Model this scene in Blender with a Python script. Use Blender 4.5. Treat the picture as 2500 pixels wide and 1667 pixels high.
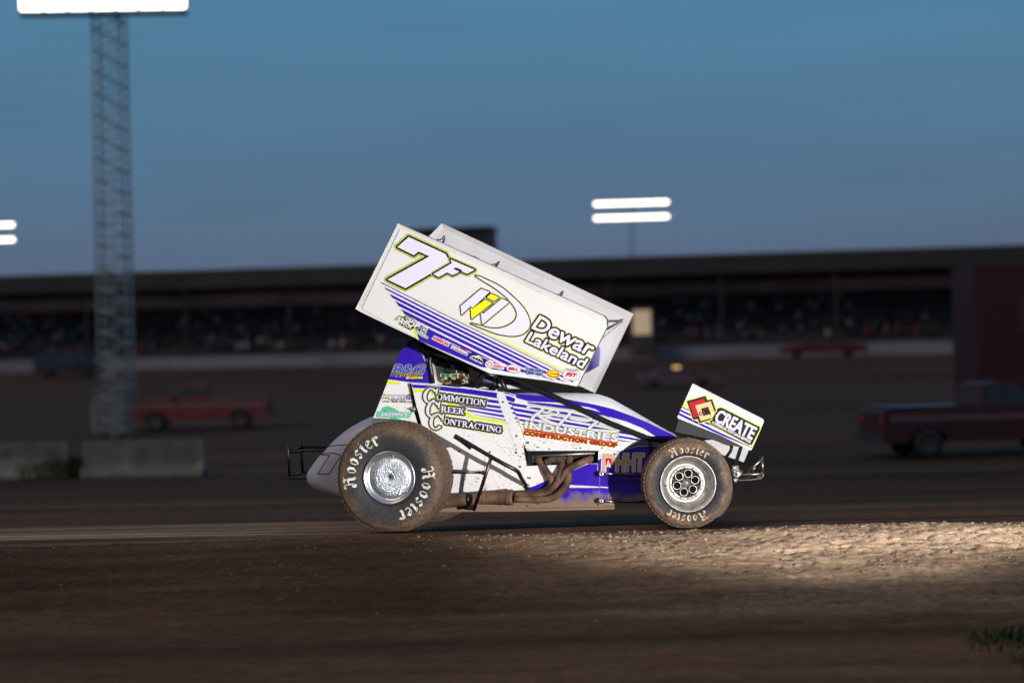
import bpy, bmesh, math, random
import numpy as np
from math import sin, cos, tan, atan, atan2, radians, pi, sqrt
from mathutils import Vector, Matrix, noise
from mathutils.geometry import tessellate_polygon

random.seed(7)
for o in list(bpy.data.objects): bpy.data.objects.remove(o)
scene = bpy.context.scene
COL = scene.collection

# ------------------------------------------------------------------ camera
F_PX, CX, CY, W_PX = 4500.0, 1250.0, 833.5, 2500.0
CAM_D, CAM_H = 15.0, 1.385
ROLL, PITCH = radians(1.2), atan((860 - 833.5) / 4500.0)
fwd = Vector((0, cos(PITCH), sin(PITCH)))
r0 = Vector((1, 0, 0)); u0 = Vector((0, -sin(PITCH), cos(PITCH)))
rt = cos(ROLL) * r0 - sin(ROLL) * u0
up = cos(ROLL) * u0 + sin(ROLL) * r0
CAM = Vector((0, -CAM_D, CAM_H))
cam = bpy.data.cameras.new('camera'); cam_o = bpy.data.objects.new('camera', cam); COL.objects.link(cam_o)
m = Matrix((rt, up, -fwd)).transposed().to_4x4(); m.translation = CAM
cam_o.matrix_world = m
cam.sensor_width = 36; cam.lens = F_PX / W_PX * 36
cam.clip_start = 0.1; cam.clip_end = 3000
cam.dof.use_dof = True; cam.dof.focus_distance = 14.35; cam.dof.aperture_fstop = 0.85
scene.camera = cam_o

# ------------------------------------------------------------------ sky
world = bpy.data.worlds.new('World'); scene.world = world; world.use_nodes = True
nt = world.node_tree; nt.nodes.clear()
sky = nt.nodes.new('ShaderNodeTexSky'); sky.sky_type = 'NISHITA'; sky.sun_disc = False
sky.sun_elevation = radians(4.0); sky.sun_rotation = radians(180); sky.altitude = 0
sky.air_density = 1.0; sky.dust_density = 0.3; sky.ozone_density = 3.0
# dusk: the band of air above the horizon is dimmer and more violet than the sky over it
tcw = nt.nodes.new('ShaderNodeTexCoord'); mpw = nt.nodes.new('ShaderNodeMapping'); mpw.inputs['Location'].default_value = (0, 0, .18); mpw.inputs['Scale'].default_value = (1, 1, .5)
nt.links.new(tcw.outputs['Generated'], mpw.inputs[0]); nt.links.new(mpw.outputs[0], sky.inputs[0])
spw = nt.nodes.new('ShaderNodeSeparateXYZ'); nt.links.new(tcw.outputs['Generated'], spw.inputs[0])
rmp = nt.nodes.new('ShaderNodeValToRGB'); nt.links.new(spw.outputs[2], rmp.inputs[0])
re_ = rmp.color_ramp.elements; re_[0].position = 0.02; re_[0].color = (.74, .40, .44, 1); re_[1].position = .19; re_[1].color = (.82, .93, .91, 1)
re2 = re_.new(.10); re2.color = (.72, .64, .66, 1)
tint = nt.nodes.new('ShaderNodeMix'); tint.data_type = 'RGBA'; tint.blend_type = 'MULTIPLY'; tint.inputs[0].default_value = 1
bg = nt.nodes.new('ShaderNodeBackground'); bg.inputs[1].default_value = 0.15
ow = nt.nodes.new('ShaderNodeOutputWorld')
# thin layers of evening cloud
mpc = nt.nodes.new('ShaderNodeMapping'); mpc.inputs['Scale'].default_value = (1.6, 1.6, 15); nt.links.new(tcw.outputs['Generated'], mpc.inputs[0])
ncl = nt.nodes.new('ShaderNodeTexNoise'); ncl.inputs['Scale'].default_value = 1.6; ncl.inputs['Detail'].default_value = 5; nt.links.new(mpc.outputs[0], ncl.inputs['Vector'])
mcl = nt.nodes.new('ShaderNodeMapRange'); mcl.inputs[1].default_value = .3; mcl.inputs[2].default_value = .7; mcl.inputs[3].default_value = .92; mcl.inputs[4].default_value = 1.07; nt.links.new(ncl.outputs[0], mcl.inputs[0])
vcl = nt.nodes.new('ShaderNodeVectorMath'); vcl.operation = 'SCALE'; nt.links.new(sky.outputs[0], vcl.inputs[0]); nt.links.new(mcl.outputs[0], vcl.inputs['Scale'])
nt.links.new(vcl.outputs[0], tint.inputs[6]); nt.links.new(rmp.outputs[0], tint.inputs[7]); nt.links.new(tint.outputs[2], bg.inputs[0]); nt.links.new(bg.outputs[0], ow.inputs[0])

# ------------------------------------------------------------------ lights
def light(name, kind, loc, target, energy, color, **kw):
    l = bpy.data.lights.new(name, kind); o = bpy.data.objects.new(name, l); COL.objects.link(o)
    o.location = loc; d = Vector(target) - Vector(loc)
    o.rotation_euler = d.to_track_quat('-Z', 'Y').to_euler()
    l.energy = energy; l.color = color
    for k, v in kw.items(): setattr(l, k, v)
    return o
# added warm fill, high on the left, standing in for the track floodlights
light('floodlight_fill', 'SUN', (-26, -22, 36), (0, 0, 0), 0.85, (1.0, 0.70, 0.42), angle=radians(22))
# trackside lamp that lights the car and the berm from the right
tl = light('trackside_lamp', 'SPOT', (6.6, -13.6, .55), (1.6, 0.0, 1.50), 13300, (1.0, 0.955, 0.90),
      spot_size=radians(37), spot_blend=0.18, shadow_soft_size=0.05)
tl.scale = (1, .40, 1)      # wide, low beam

scene.view_settings.view_transform = 'Standard'; scene.view_settings.look = 'None'
scene.view_settings.exposure = 0; scene.view_settings.gamma = 1
scene.render.engine = 'CYCLES'
scene.cycles.use_denoising = True
scene.cycles.sample_clamp_indirect = 4

# ------------------------------------------------------------------ materials
def srgb(r, g, b):
    return tuple(((c / 255) / 12.92 if c / 255 < .04045 else ((c / 255 + .055) / 1.055) ** 2.4) for c in (r, g, b))
MATS = {}
def mat(name, color, rough=.5, metal=0., emit=None, estr=0., bump=0., bscale=20., vary=0., vscale=5., stretch=(1, 1, 1), coat=0.):
    if name in MATS: return MATS[name]
    M = bpy.data.materials.new(name); M.use_nodes = True; MATS[name] = M
    t = M.node_tree; b = t.nodes['Principled BSDF']
    b.inputs['Base Color'].default_value = (*color, 1); b.inputs['Roughness'].default_value = rough
    b.inputs['Metallic'].default_value = metal; b.inputs['Coat Weight'].default_value = coat
    tc = t.nodes.new('ShaderNodeTexCoord'); mp = t.nodes.new('ShaderNodeMapping'); mp.inputs['Scale'].default_value = stretch
    t.links.new(tc.outputs['Object'], mp.inputs[0])
    if vary:
        n = t.nodes.new('ShaderNodeTexNoise'); n.inputs['Scale'].default_value = vscale; n.inputs['Detail'].default_value = 6
        t.links.new(mp.outputs[0], n.inputs['Vector'])
        mr = t.nodes.new('ShaderNodeMapRange'); mr.inputs[1].default_value = .3; mr.inputs[2].default_value = .7
        mr.inputs[3].default_value = 1 - vary; mr.inputs[4].default_value = 1 + vary
        t.links.new(n.outputs[0], mr.inputs[0])
        mx = t.nodes.new('ShaderNodeVectorMath'); mx.operation = 'SCALE'; mx.inputs[0].default_value = color
        t.links.new(mr.outputs[0], mx.inputs['Scale']); t.links.new(mx.outputs[0], b.inputs['Base Color'])
    if bump:
        n2 = t.nodes.new('ShaderNodeTexNoise'); n2.inputs['Scale'].default_value = bscale; n2.inputs['Detail'].default_value = 5
        t.links.new(mp.outputs[0], n2.inputs['Vector'])
        bp = t.nodes.new('ShaderNodeBump'); bp.inputs['Strength'].default_value = bump; bp.inputs['Distance'].default_value = .02
        t.links.new(n2.outputs[0], bp.inputs['Height']); t.links.new(bp.outputs[0], b.inputs['Normal'])
    if emit:
        b.inputs['Emission Color'].default_value = (*emit, 1); b.inputs['Emission Strength'].default_value = estr
    return M

def paint(name, color, specks=.5, mud=1., rough=.32, metal=0., mudtop=.34, smear=0.):
    """car paint or vinyl with dried-on dirt: fine specks everywhere, mud splash low down"""
    if name in MATS: return MATS[name]
    M = bpy.data.materials.new(name); M.use_nodes = True; MATS[name] = M
    t = M.node_tree; b = t.nodes['Principled BSDF']; L = t.links.new; N = t.nodes.new
    tc = N('ShaderNodeTexCoord'); obj = tc.outputs['Object']
    sep = N('ShaderNodeSeparateXYZ'); L(obj, sep.inputs[0])
    def noise_(sc, det=4, vec=None):
        n = N('ShaderNodeTexNoise'); n.inputs['Scale'].default_value = sc; n.inputs['Detail'].default_value = det
        L(vec or obj, n.inputs['Vector']); return n.outputs[0]
    def rng(src, a, c, d=0., e=1.):
        r = N('ShaderNodeMapRange'); L(src, r.inputs[0])
        for i, v in enumerate((a, c, d, e)): r.inputs[i + 1].default_value = v
        return r.outputs[0]
    def mth(op, a, c):
        q = N('ShaderNodeMath'); q.operation = op; q.use_clamp = True
        for i, v in enumerate((a, c)):
            if isinstance(v, (int, float)): q.inputs[i].default_value = v
            else: L(v, q.inputs[i])
        return q.outputs[0]
    mp = N('ShaderNodeMapping'); mp.inputs['Scale'].default_value = (1, 1, 1.6); L(obj, mp.inputs[0])
    fine = rng(noise_(72, 3, mp.outputs[0]), .61, .67)
    patch = rng(noise_(4.5, 5), .45, .62)
    low = rng(sep.outputs[2], mudtop, .17)
    sp = mth('MULTIPLY', fine, mth('MULTIPLY', mth('ADD', mth('MULTIPLY', patch, .8), mth('MULTIPLY', rng(sep.outputs[2], .95, .45), .55)), specks))
    blot = mth('MULTIPLY', mth('MULTIPLY', rng(noise_(34, 6, mp.outputs[0]), .56, .66), rng(noise_(3.1, 3), .50, .62)), mth('MULTIPLY', rng(sep.outputs[2], .85, .60), specks))
    splash = mth('MULTIPLY', rng(mth('ADD', mth('MULTIPLY', noise_(9, 8), .75), mth('MULTIPLY', low, .62)), .66, .9), mud)
    film = mth('MULTIPLY', rng(noise_(2.2, 4), .4, .75), .05 + smear)
    mask = mth('MAXIMUM', mth('MAXIMUM', mth('MAXIMUM', sp, blot), splash), film)
    mix = N('ShaderNodeMix'); mix.data_type = 'RGBA'; L(mask, mix.inputs[0])
    mix.inputs[6].default_value = (*color, 1); mix.inputs[7].default_value = (.20, .135, .09, 1)
    L(mix.outputs[2], b.inputs['Base Color'])
    L(rng(mask, 0, 1, rough, .9), b.inputs['Roughness']); b.inputs['Metallic'].default_value = metal
    bp = N('ShaderNodeBump'); bp.inputs['Strength'].default_value = .25; bp.inputs['Distance'].default_value = .01
    L(noise_(3.5, 2), bp.inputs['Height']); L(bp.outputs[0], b.inputs['Normal'])
    return M

WHITE = paint('white_paint', (.70, .70, .72), specks=1.0)
WINGW = paint('wing_white', (.665, .665, .675), specks=.35, mud=0)
WINGF = paint('wing_white_dirty', (.60, .60, .62), specks=1.0, mud=0, smear=.15)
LIP = paint('wing_edge', (.62, .61, .61), specks=1.0, mud=0, smear=.12)
PURP = paint('purple_vinyl', (.026, .004, .38), specks=.25)
LIME = paint('lime_vinyl', (.62, .74, .012), specks=.2)
BLACKV = paint('black_vinyl', (.012, .012, .016), specks=.08, mud=.5)
PALE = paint('reflective_white_vinyl', (.66, .66, .80), specks=.06, mud=.5, rough=.25)
RED = paint('red_vinyl', (.50, .008, .02), specks=.1, mud=.5)
YEL = paint('yellow_vinyl', (.85, .80, .01), specks=.05, mud=.5)
BLUE = paint('blue_vinyl', (.01, .09, .42), specks=.05, mud=.5)
TEAL = paint('teal_vinyl', (.10, .55, .42), specks=.05, mud=.5)
GREEN = paint('green_vinyl', (.01, .20, .06), specks=.05, mud=.5)
GOLD = paint('gold_vinyl', (.68, .50, .26), specks=.05, mud=.5)
TAN = paint('tan_vinyl', (.52, .36, .20), specks=.05, mud=.3)
ORNG = paint('orange_vinyl', (.80, .10, .01), specks=.05, mud=.5)
GREY = paint('grey_vinyl', (.35, .35, .38), specks=.05, mud=.5)
NAVY = paint('navy_vinyl', (.02, .02, .14), specks=.05, mud=.5)
BLK = mat('black_metal', (.012, .012, .013), .35, .2, vary=.3, bump=.05)
TUBE = mat('dark_steel_tube', (.06, .06, .065), .32, .9, vary=.5, vscale=14, bump=.1, bscale=60)
CHR = mat('chrome_tube', (.78, .74, .70), .16, 1., vary=.12, vscale=20)
ALU = mat('aluminium', (.66, .66, .68), .34, 1., vary=.2, vscale=12, bump=.1, bscale=40)
ALUD = mat('dirty_aluminium', (.40, .38, .36), .42, .85, vary=.35, vscale=16, bump=.15, bscale=50)
GALV = mat('crinkled_aluminium', (.55, .60, .68), .33, 1., vary=.18, vscale=60, bump=.55, bscale=95)
RUST = mat('rusty_exhaust', (.125, .066, .042), .75, .3, vary=.75, vscale=9, bump=.5, bscale=70)
RUSTD = mat('sooty_exhaust', (.075, .055, .045), .7, .35, vary=.5, vscale=16, bump=.4, bscale=70)
INT = mat('dark_interior', (.010, .010, .012), .8)
TEXT_TAN = mat('tyre_lettering_tan', (.50, .36, .24), .8, vary=.35, vscale=30)
TEXT_W = mat('tyre_lettering_white', (.60, .58, .50), .8, vary=.3, vscale=30)

def tyre_mat(name, R, rin, brown):
    M = bpy.data.materials.new(name); M.use_nodes = True; t = M.node_tree; b = t.nodes['Principled BSDF']
    N = t.nodes.new; L = t.links.new
    tc = N('ShaderNodeTexCoord'); sp = N('ShaderNodeSeparateXYZ'); L(tc.outputs['Object'], sp.inputs[0])
    cb = N('ShaderNodeCombineXYZ'); L(sp.outputs[0], cb.inputs[0]); L(sp.outputs[2], cb.inputs[2])
    ln = N('ShaderNodeVectorMath'); ln.operation = 'LENGTH'; L(cb.outputs[0], ln.inputs[0])
    no = N('ShaderNodeTexNoise'); no.inputs['Scale'].default_value = 7; no.inputs['Detail'].default_value = 7; L(tc.outputs['Object'], no.inputs['Vector'])
    ad = N('ShaderNodeMath'); ad.operation = 'MULTIPLY_ADD'; L(no.outputs[0], ad.inputs[0]); ad.inputs[1].default_value = .16; L(ln.outputs[1], ad.inputs[2])
    mr = N('ShaderNodeMapRange'); L(ad.outputs[0], mr.inputs[0]); mr.inputs[1].default_value = rin + .08; mr.inputs[2].default_value = R + .04
    cr = N('ShaderNodeValToRGB'); L(mr.outputs[0], cr.inputs[0])
    e = cr.color_ramp.elements; e[0].position = .58; e[0].color = (.020, .020, .023, 1); e[1].position = .97; e[1].color = (*brown, 1)
    e2 = cr.color_ramp.elements.new(.76); e2.color = (.040, .034, .030, 1)
    n3 = N('ShaderNodeTexNoise'); n3.inputs['Scale'].default_value = 45; n3.inputs['Detail'].default_value = 5; L(tc.outputs['Object'], n3.inputs['Vector'])
    m3 = N('ShaderNodeMapRange'); L(n3.outputs[0], m3.inputs[0]); m3.inputs[1].default_value = .3; m3.inputs[2].default_value = .7; m3.inputs[3].default_value = .6; m3.inputs[4].default_value = 1.5
    sc = N('ShaderNodeVectorMath'); sc.operation = 'SCALE'; L(cr.outputs[0], sc.inputs[0]); L(m3.outputs[0], sc.inputs['Scale'])
    L(sc.outputs[0], b.inputs['Base Color']); b.inputs['Roughness'].default_value = .72
    bp = N('ShaderNodeBump'); bp.inputs['Strength'].default_value = .3; bp.inputs['Distance'].default_value = .004; L(n3.outputs[0], bp.inputs['Height']); L(bp.outputs[0], b.inputs['Normal'])
    return M

# ------------------------------------------------------------------ mesh helpers
class MB:
    def __init__(s): s.v = []; s.f = []; s.mi = []; s.sm = []
    def add(s, vs, fs, mi=0, smooth=False):
        o = len(s.v); s.v += [tuple(v) for v in vs]
        for f in fs: s.f.append(tuple(i + o for i in f)); s.mi.append(mi); s.sm.append(smooth)
    def box(s, a, b, mi=0, M=None):
        (x0, y0, z0), (x1, y1, z1) = a, b
        vs = [Vector(p) for p in ((x0,y0,z0),(x1,y0,z0),(x1,y1,z0),(x0,y1,z0),(x0,y0,z1),(x1,y0,z1),(x1,y1,z1),(x0,y1,z1))]
        if M: vs = [M @ v for v in vs]
        s.add(vs, [(0,3,2,1),(4,5,6,7),(0,1,5,4),(1,2,6,5),(2,3,7,6),(3,0,4,7)], mi)
    def prism(s, pts, ext, mi=0, mi_side=None):
        n = len(pts); ext = Vector(ext); pts = [Vector(p) for p in pts]
        tri = tessellate_polygon([pts])
        s.add(pts + [p + ext for p in pts], [tuple(t) for t in tri] + [tuple(i + n for i in reversed(t)) for t in tri], mi)
        s.add(pts + [p + ext for p in pts], [(i, (i + 1) % n, (i + 1) % n + n, i + n) for i in range(n)], mi if mi_side is None else mi_side)
    def loft(s, rings, mi=0, smooth=True, closed=True, caps=True):
        n = len(rings[0]); vs = [p for r in rings for p in r]; fs = []
        for a in range(len(rings) - 1):
            for i in range(n if closed else n - 1):
                j = (i + 1) % n
                fs.append((a*n+i, a*n+j, (a+1)*n+j, (a+1)*n+i))
        if caps and closed:
            fs.append(tuple(reversed(range(n)))); fs.append(tuple((len(rings)-1)*n + i for i in range(n)))
        s.add(vs, fs, mi, smooth)
    def tube(s, path, r, mi=0, n=10, smooth_path=True, caps=True):
        P = [Vector(p) for p in path]
        if smooth_path and len(P) > 2:
            Q = []
            for i in range(len(P) - 1):
                p0 = P[max(i-1, 0)]; p1 = P[i]; p2 = P[i+1]; p3 = P[min(i+2, len(P)-1)]
                for k in range(5):
                    t = k / 5
                    Q.append(.5 * ((2*p1) + (p2-p0)*t + (2*p0-5*p1+4*p2-p3)*t*t + (3*p1-p0-3*p2+p3)*t**3))
            Q.append(P[-1]); P = Q
        rr = r if callable(r) else (lambda t: r)
        T0 = (P[1] - P[0]).normalized(); A = T0.orthogonal().normalized(); rings = []
        for i, p in enumerate(P):
            T = (P[min(i+1, len(P)-1)] - P[max(i-1, 0)]).normalized()
            A = (A - T * A.dot(T)).normalized(); B = T.cross(A); q = rr(i / (len(P) - 1))
            rings.append([p + q * (cos(2*pi*k/n) * A + sin(2*pi*k/n) * B) for k in range(n)])
        s.loft(rings, mi, True, True, caps)
    def lathe(s, prof, n=64, mi=0, smooth=True, M=None, close=False):
        """profile of (r, y) turned about the y axis"""
        rings = []
        for r, y in prof:
            rings.append([Vector((r * cos(2*pi*k/n), y, r * sin(2*pi*k/n))) for k in range(n)])
        if close: rings.append(rings[0])
        if M: rings = [[M @ v for v in q] for q in rings]
        s.loft(rings, mi, smooth, True, False)
    def ball(s, c, r, mi=0, nu=16, nv=10, M=None):
        c = Vector(c); rx, ry, rz = (r, r, r) if isinstance(r, (int, float)) else r
        vs = []; fs = []
        for i in range(nv + 1):
            th = pi * i / nv
            for k in range(nu):
                v = Vector((rx * sin(th) * cos(2*pi*k/nu), ry * sin(th) * sin(2*pi*k/nu), rz * cos(th)))
                vs.append(c + (M @ v if M else v))
        for i in range(nv):
            for k in range(nu):
                a = i*nu+k; b = i*nu+(k+1) % nu; fs.append((a, b, b+nu, a+nu))
        s.add(vs, fs, mi, True)
    def build(s, name, mats, parent=None, loc=None, rot=None):
        me = bpy.data.meshes.new(name); me.from_pydata(s.v, [], s.f)
        for M in (mats if isinstance(mats, (list, tuple)) else [mats]): me.materials.append(M)
        me.polygons.foreach_set('material_index', s.mi); me.polygons.foreach_set('use_smooth', s.sm)
        me.update()
        o = bpy.data.objects.new(name, me); COL.objects.link(o); o.parent = parent
        if loc is not None: o.location = loc
        if rot is not None: o.rotation_euler = rot
        return o
def tag(o, label=None, cat=None, group=None, kind=None):
    if label: o['label'] = label
    if cat: o['category'] = cat
    if group: o['group'] = group
    if kind: o['kind'] = kind
    return o
def thing(name, label, cat, loc=(0,0,0), rz=0., group=None):
    o = bpy.data.objects.new(name, None); COL.objects.link(o); o.location = loc; o.rotation_euler = (0, 0, rz)
    o.empty_display_size = .2
    return tag(o, label, cat, group)
def copy_tree(o, parent=None):
    c = o.copy(); COL.objects.link(c); c.parent = parent
    for ch in o.children: copy_tree(ch, c)
    return c

def ray(x, y): return fwd + (x - CX) / F_PX * rt - (y - CY) / F_PX * up
def at_y(x, y, Y):
    """world point seen at photo pixel (x, y), at world depth Y"""
    d = ray(x, y); return CAM + d * ((Y - CAM.y) / d.y)

# ------------------------------------------------------------------ ground
def sst(a, b, x):
    t = min(1, max(0, (x - a) / (b - a))); return t * t * (3 - 2 * t)
def interp(x, pts):
    if x <= pts[0][0]: return pts[0][1]
    for (a, p), (b, q) in zip(pts, pts[1:]):
        if x <= b:
            t = (x - a) / (b - a); t = t * t * (3 - 2 * t); return p + (q - p) * t
    return pts[-1][1]
PROF = [(-30, -.62), (-7, -.52), (-4.9, -.44), (-3.3, -.34), (-1.4, .035), (-1.0, .0), (-.6, 0.), (0.0, -.05), (1.0, -.14), (12, -1.1), (100, -1.15), (140, .5), (400, .5)]
STA = radians(11)
def gz(x, y, rough=True):
    v = y * cos(STA) + x * sin(STA) if y > 20 else y
    z = interp(v, PROF)
    if y < 20 and x > -1: z += .012 * sst(-.6, 1.1, x) * (1 - sst(1.0, 6, y))
    if rough:
        p = Vector((x * .35, y, 0))
        near = 1 - sst(3, 12, abs(y + 3))
        berm = sst(-4.6, -2.2, y) * (1 - sst(-1.45, -1.05, y))
        fore = 1 - sst(-3.4, -1.6, y)
        z += near * (.018 * noise.noise(p * 1.3) * (.4 + berm + .6*fore) + .010 * noise.noise(Vector((x*2.2, y*5, 3))) * (.25 + .8 * berm + .8*fore)
                     + .010 * abs(noise.noise(Vector((x*11, y*16, 8)))) * berm + .009 * noise.noise(Vector((x*17, y*24, 2))) * berm + .012 * noise.noise(Vector((x*4, y*7, 1))) * fore)
        z += near * .02 * berm * noise.noise(Vector((x*.5, 0, 4)))
        if berm > .01:
            z -= berm * .075 * max(0, noise.noise(Vector((x*13, y*30, 11))) - .20) * sst(-1.2, 2.2, x)
            for xc, k in ((2.71, .143), (2.80, .150), (3.02, .215)):       # old tyre prints crossing the edge
                dd = abs(x - (xc + (y + 1.5) * k)); z -= berm * .013 * (1 - sst(.008, .028, dd)) * (.55 + .45 * sin(y * 38 + xc * 9))
        if 1.5 < y < 90: z += .035 * noise.noise(Vector((x * .05, y * .9, 5)))
    return z
def axis(lo, hi, a, b, step, grow):
    out = list(np.arange(a, b + 1e-6, step)); s = step; x = a
    while x > lo: s *= grow; x -= s; out.insert(0, x)
    s = step; x = b
    while x < hi: s *= grow; x += s; out.append(x)
    return out
xs = axis(-420, 420, -5.2, 5.2, .021, 1.10); ys = axis(-40, 900, -5.6, 1.2, .032, 1.045)
g = MB(); nx = len(xs)
g.v = [(x, y, gz(x, y)) for y in ys for x in xs]
g.f = [(j*nx+i, j*nx+i+1, (j+1)*nx+i+1, (j+1)*nx+i) for j in range(len(ys)-1) for i in range(nx-1)]
g.mi = [0] * len(g.f); g.sm = [True] * len(g.f)
def dirt_mat():
    M = bpy.data.materials.new('track_dirt'); M.use_nodes = True; t = M.node_tree; b = t.nodes['Principled BSDF']; N = t.nodes.new; L = t.links.new
    tc = N('ShaderNodeTexCoord')
    def nz(scale, st, det=6, rough=.6):
        mp = N('ShaderNodeMapping'); mp.inputs['Scale'].default_value = st; L(tc.outputs['Object'], mp.inputs[0])
        n = N('ShaderNodeTexNoise'); n.inputs['Scale'].default_value = scale; n.inputs['Detail'].default_value = det; n.inputs['Roughness'].default_value = rough
        L(mp.outputs[0], n.inputs['Vector']); return n.outputs[0]
    def rng(s_, a, c, d, e):
        r = N('ShaderNodeMapRange'); L(s_, r.inputs[0])
        for i, v in enumerate((a, c, d, e)): r.inputs[i + 1].default_value = v
        return r.outputs[0]
    streak = nz(1.0, (.05, 1.1, 1), 7, .65)      # ruts and groomed lines run along the track
    fine = nz(16, (.45, 1, 1), 8, .7)
    big = nz(.5, (.5, 1, 1), 4)
    a = N('ShaderNodeMath'); a.operation = 'MULTIPLY'; L(rng(streak, .33, .68, .30, 2.3), a.inputs[0]); L(rng(fine, .3, .72, .6, 1.4), a.inputs[1])
    a2 = N('ShaderNodeMath'); a2.operation = 'MULTIPLY'; L(a.outputs[0], a2.inputs[0]); L(rng(big, .3, .7, .75, 1.25), a2.inputs[1])
    # lamp-lit strip along the right edge, painted into the clay colour; darker elsewhere
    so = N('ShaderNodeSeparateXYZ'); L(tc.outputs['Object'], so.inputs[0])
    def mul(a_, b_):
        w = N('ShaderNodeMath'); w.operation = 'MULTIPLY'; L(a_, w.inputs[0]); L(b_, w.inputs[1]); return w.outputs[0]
    lit_edge = mul(mul(rng(so.outputs[0], -.6, 2.4, 0, 1), rng(so.outputs[1], -3.6, -2.3, 0, 1)), mul(rng(so.outputs[1], -1.0, -1.25, 0, 1), rng(nz(1.3, (.5, 1, 1), 6, .7), .32, .6, .25, 1)))
    mxc = N('ShaderNodeMix'); mxc.data_type = 'RGBA'; L(lit_edge, mxc.inputs[0]); mxc.inputs[6].default_value = (.118, .066, .034, 1); mxc.inputs[7].default_value = (.66, .475, .32, 1)
    left = mul(mul(rng(so.outputs[0], -.4, -2.2, 0, 1), rng(so.outputs[1], -1.45, -1.30, 0, 1)), mul(rng(so.outputs[1], 14, 1, 0, 1), rng(nz(1.0, (.04, 1.6, 1), 6, .6), .38, .56, 0, 1)))  # pale streaks paint the lit left side of the track into the colour
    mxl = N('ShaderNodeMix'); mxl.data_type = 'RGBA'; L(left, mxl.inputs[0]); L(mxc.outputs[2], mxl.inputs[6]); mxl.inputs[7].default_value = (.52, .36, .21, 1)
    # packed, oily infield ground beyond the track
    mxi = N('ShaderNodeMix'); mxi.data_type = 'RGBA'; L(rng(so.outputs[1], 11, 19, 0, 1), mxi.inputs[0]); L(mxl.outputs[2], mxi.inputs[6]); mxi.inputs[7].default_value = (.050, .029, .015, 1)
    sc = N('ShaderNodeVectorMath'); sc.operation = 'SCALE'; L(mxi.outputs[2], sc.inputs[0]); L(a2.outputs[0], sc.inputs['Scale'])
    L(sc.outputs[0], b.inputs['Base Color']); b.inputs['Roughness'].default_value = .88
    b.inputs['Specular IOR Level'].default_value = .25
    bp = N('ShaderNodeBump'); bp.inputs['Strength'].default_value = 1.0; bp.inputs['Distance'].default_value = .05; L(fine, bp.inputs['Height'])
    bp2 = N('ShaderNodeBump'); bp2.inputs['Strength'].default_value = .5; bp2.inputs['Distance'].default_value = .008; L(nz(60, (.7, 1, 1), 6, .7), bp2.inputs['Height']); L(bp.outputs[0], bp2.inputs['Normal'])
    L(bp2.outputs[0], b.inputs['Normal'])
    return M
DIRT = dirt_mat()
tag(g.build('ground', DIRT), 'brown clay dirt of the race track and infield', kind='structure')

def lump(mb, c, r, seed):
    rnd = random.Random(seed)
    ico = [(0,0,1),(.89,0,.45),(.28,.85,.45),(-.72,.53,.45),(-.72,-.53,.45),(.28,-.85,.45),(.72,.53,-.45),(-.28,.85,-.45),(-.89,0,-.45),(-.28,-.85,-.45),(.72,-.53,-.45),(0,0,-1)]
    fs = [(0,1,2),(0,2,3),(0,3,4),(0,4,5),(0,5,1),(1,6,2),(2,7,3),(3,8,4),(4,9,5),(5,10,1),(2,6,7),(3,7,8),(4,8,9),(5,9,10),(1,10,6),(6,11,7),(7,11,8),(8,11,9),(9,11,10),(10,11,6)]
    s = [rnd.uniform(.7, 1.5), rnd.uniform(.6, 1.1), rnd.uniform(.4, .8)]
    mb.add([(c[0]+v[0]*r*s[0]*rnd.uniform(.75,1.2), c[1]+v[1]*r*s[1]*rnd.uniform(.75,1.2), c[2]+v[2]*r*s[2]*rnd.uniform(.75,1.2)) for v in ico], fs)
cl = MB()
for i in range(26000):
    x = random.uniform(-5.6, 5.6); y = -1.05 - abs(random.gauss(0, .85))
    if y < -4.6: continue
    if random.random() > .10 + .90 * sst(-1.5, 2.5, x): continue
    r = .0024 + .009 * random.random() ** 5 + (.012 if random.random() < .006 else 0)
    lump(cl, (x, y, gz(x, y) + r * .15), r, i)
CLOD = mat('loose_clods', (.30, .21, .145), .9, vary=.35, vscale=9)
tag(cl.build('dirt_clods', CLOD), 'loose clods and pebbles of clay scattered on the track edge', kind='stuff')

# ------------------------------------------------------------------ far side of the track: wall, grandstand, lights
u_ = Vector((cos(STA), -sin(STA), 0)); v_ = Vector((sin(STA), cos(STA), 0))
def S(u, v, z): return u_ * u + v_ * v + Vector((0, 0, z))
STM = Matrix((u_, v_, Vector((0, 0, 1)))).transposed().to_4x4()
def sbox(mb, a, b, mi=0): mb.box(a, b, mi, STM)
CONC = mat('painted_concrete', (.20, .20, .25), .8, vary=.25, vscale=.6, stretch=(.15, 1, 1), bump=.2)
CONCD = mat('grey_concrete', (.23, .23, .225), .85, vary=.25, vscale=3, bump=.3)
STAND = mat('dark_stand_metal', (.022, .022, .024), .6, vary=.3, vscale=1, stretch=(.1, 1, 1))
STANDM = mat('stand_boards', (.05, .048, .05), .7, vary=.45, vscale=.8, stretch=(.12, 1, 1))
wl = MB()
for k in range(-26, 26):
    sbox(wl, (k*5 + .02, 144, .35), (k*5 + 4.98, 144.35, 1.56))
tag(wl.build('perimeter_wall', CONC), 'long pale concrete wall along the far side of the track', 'wall')

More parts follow.
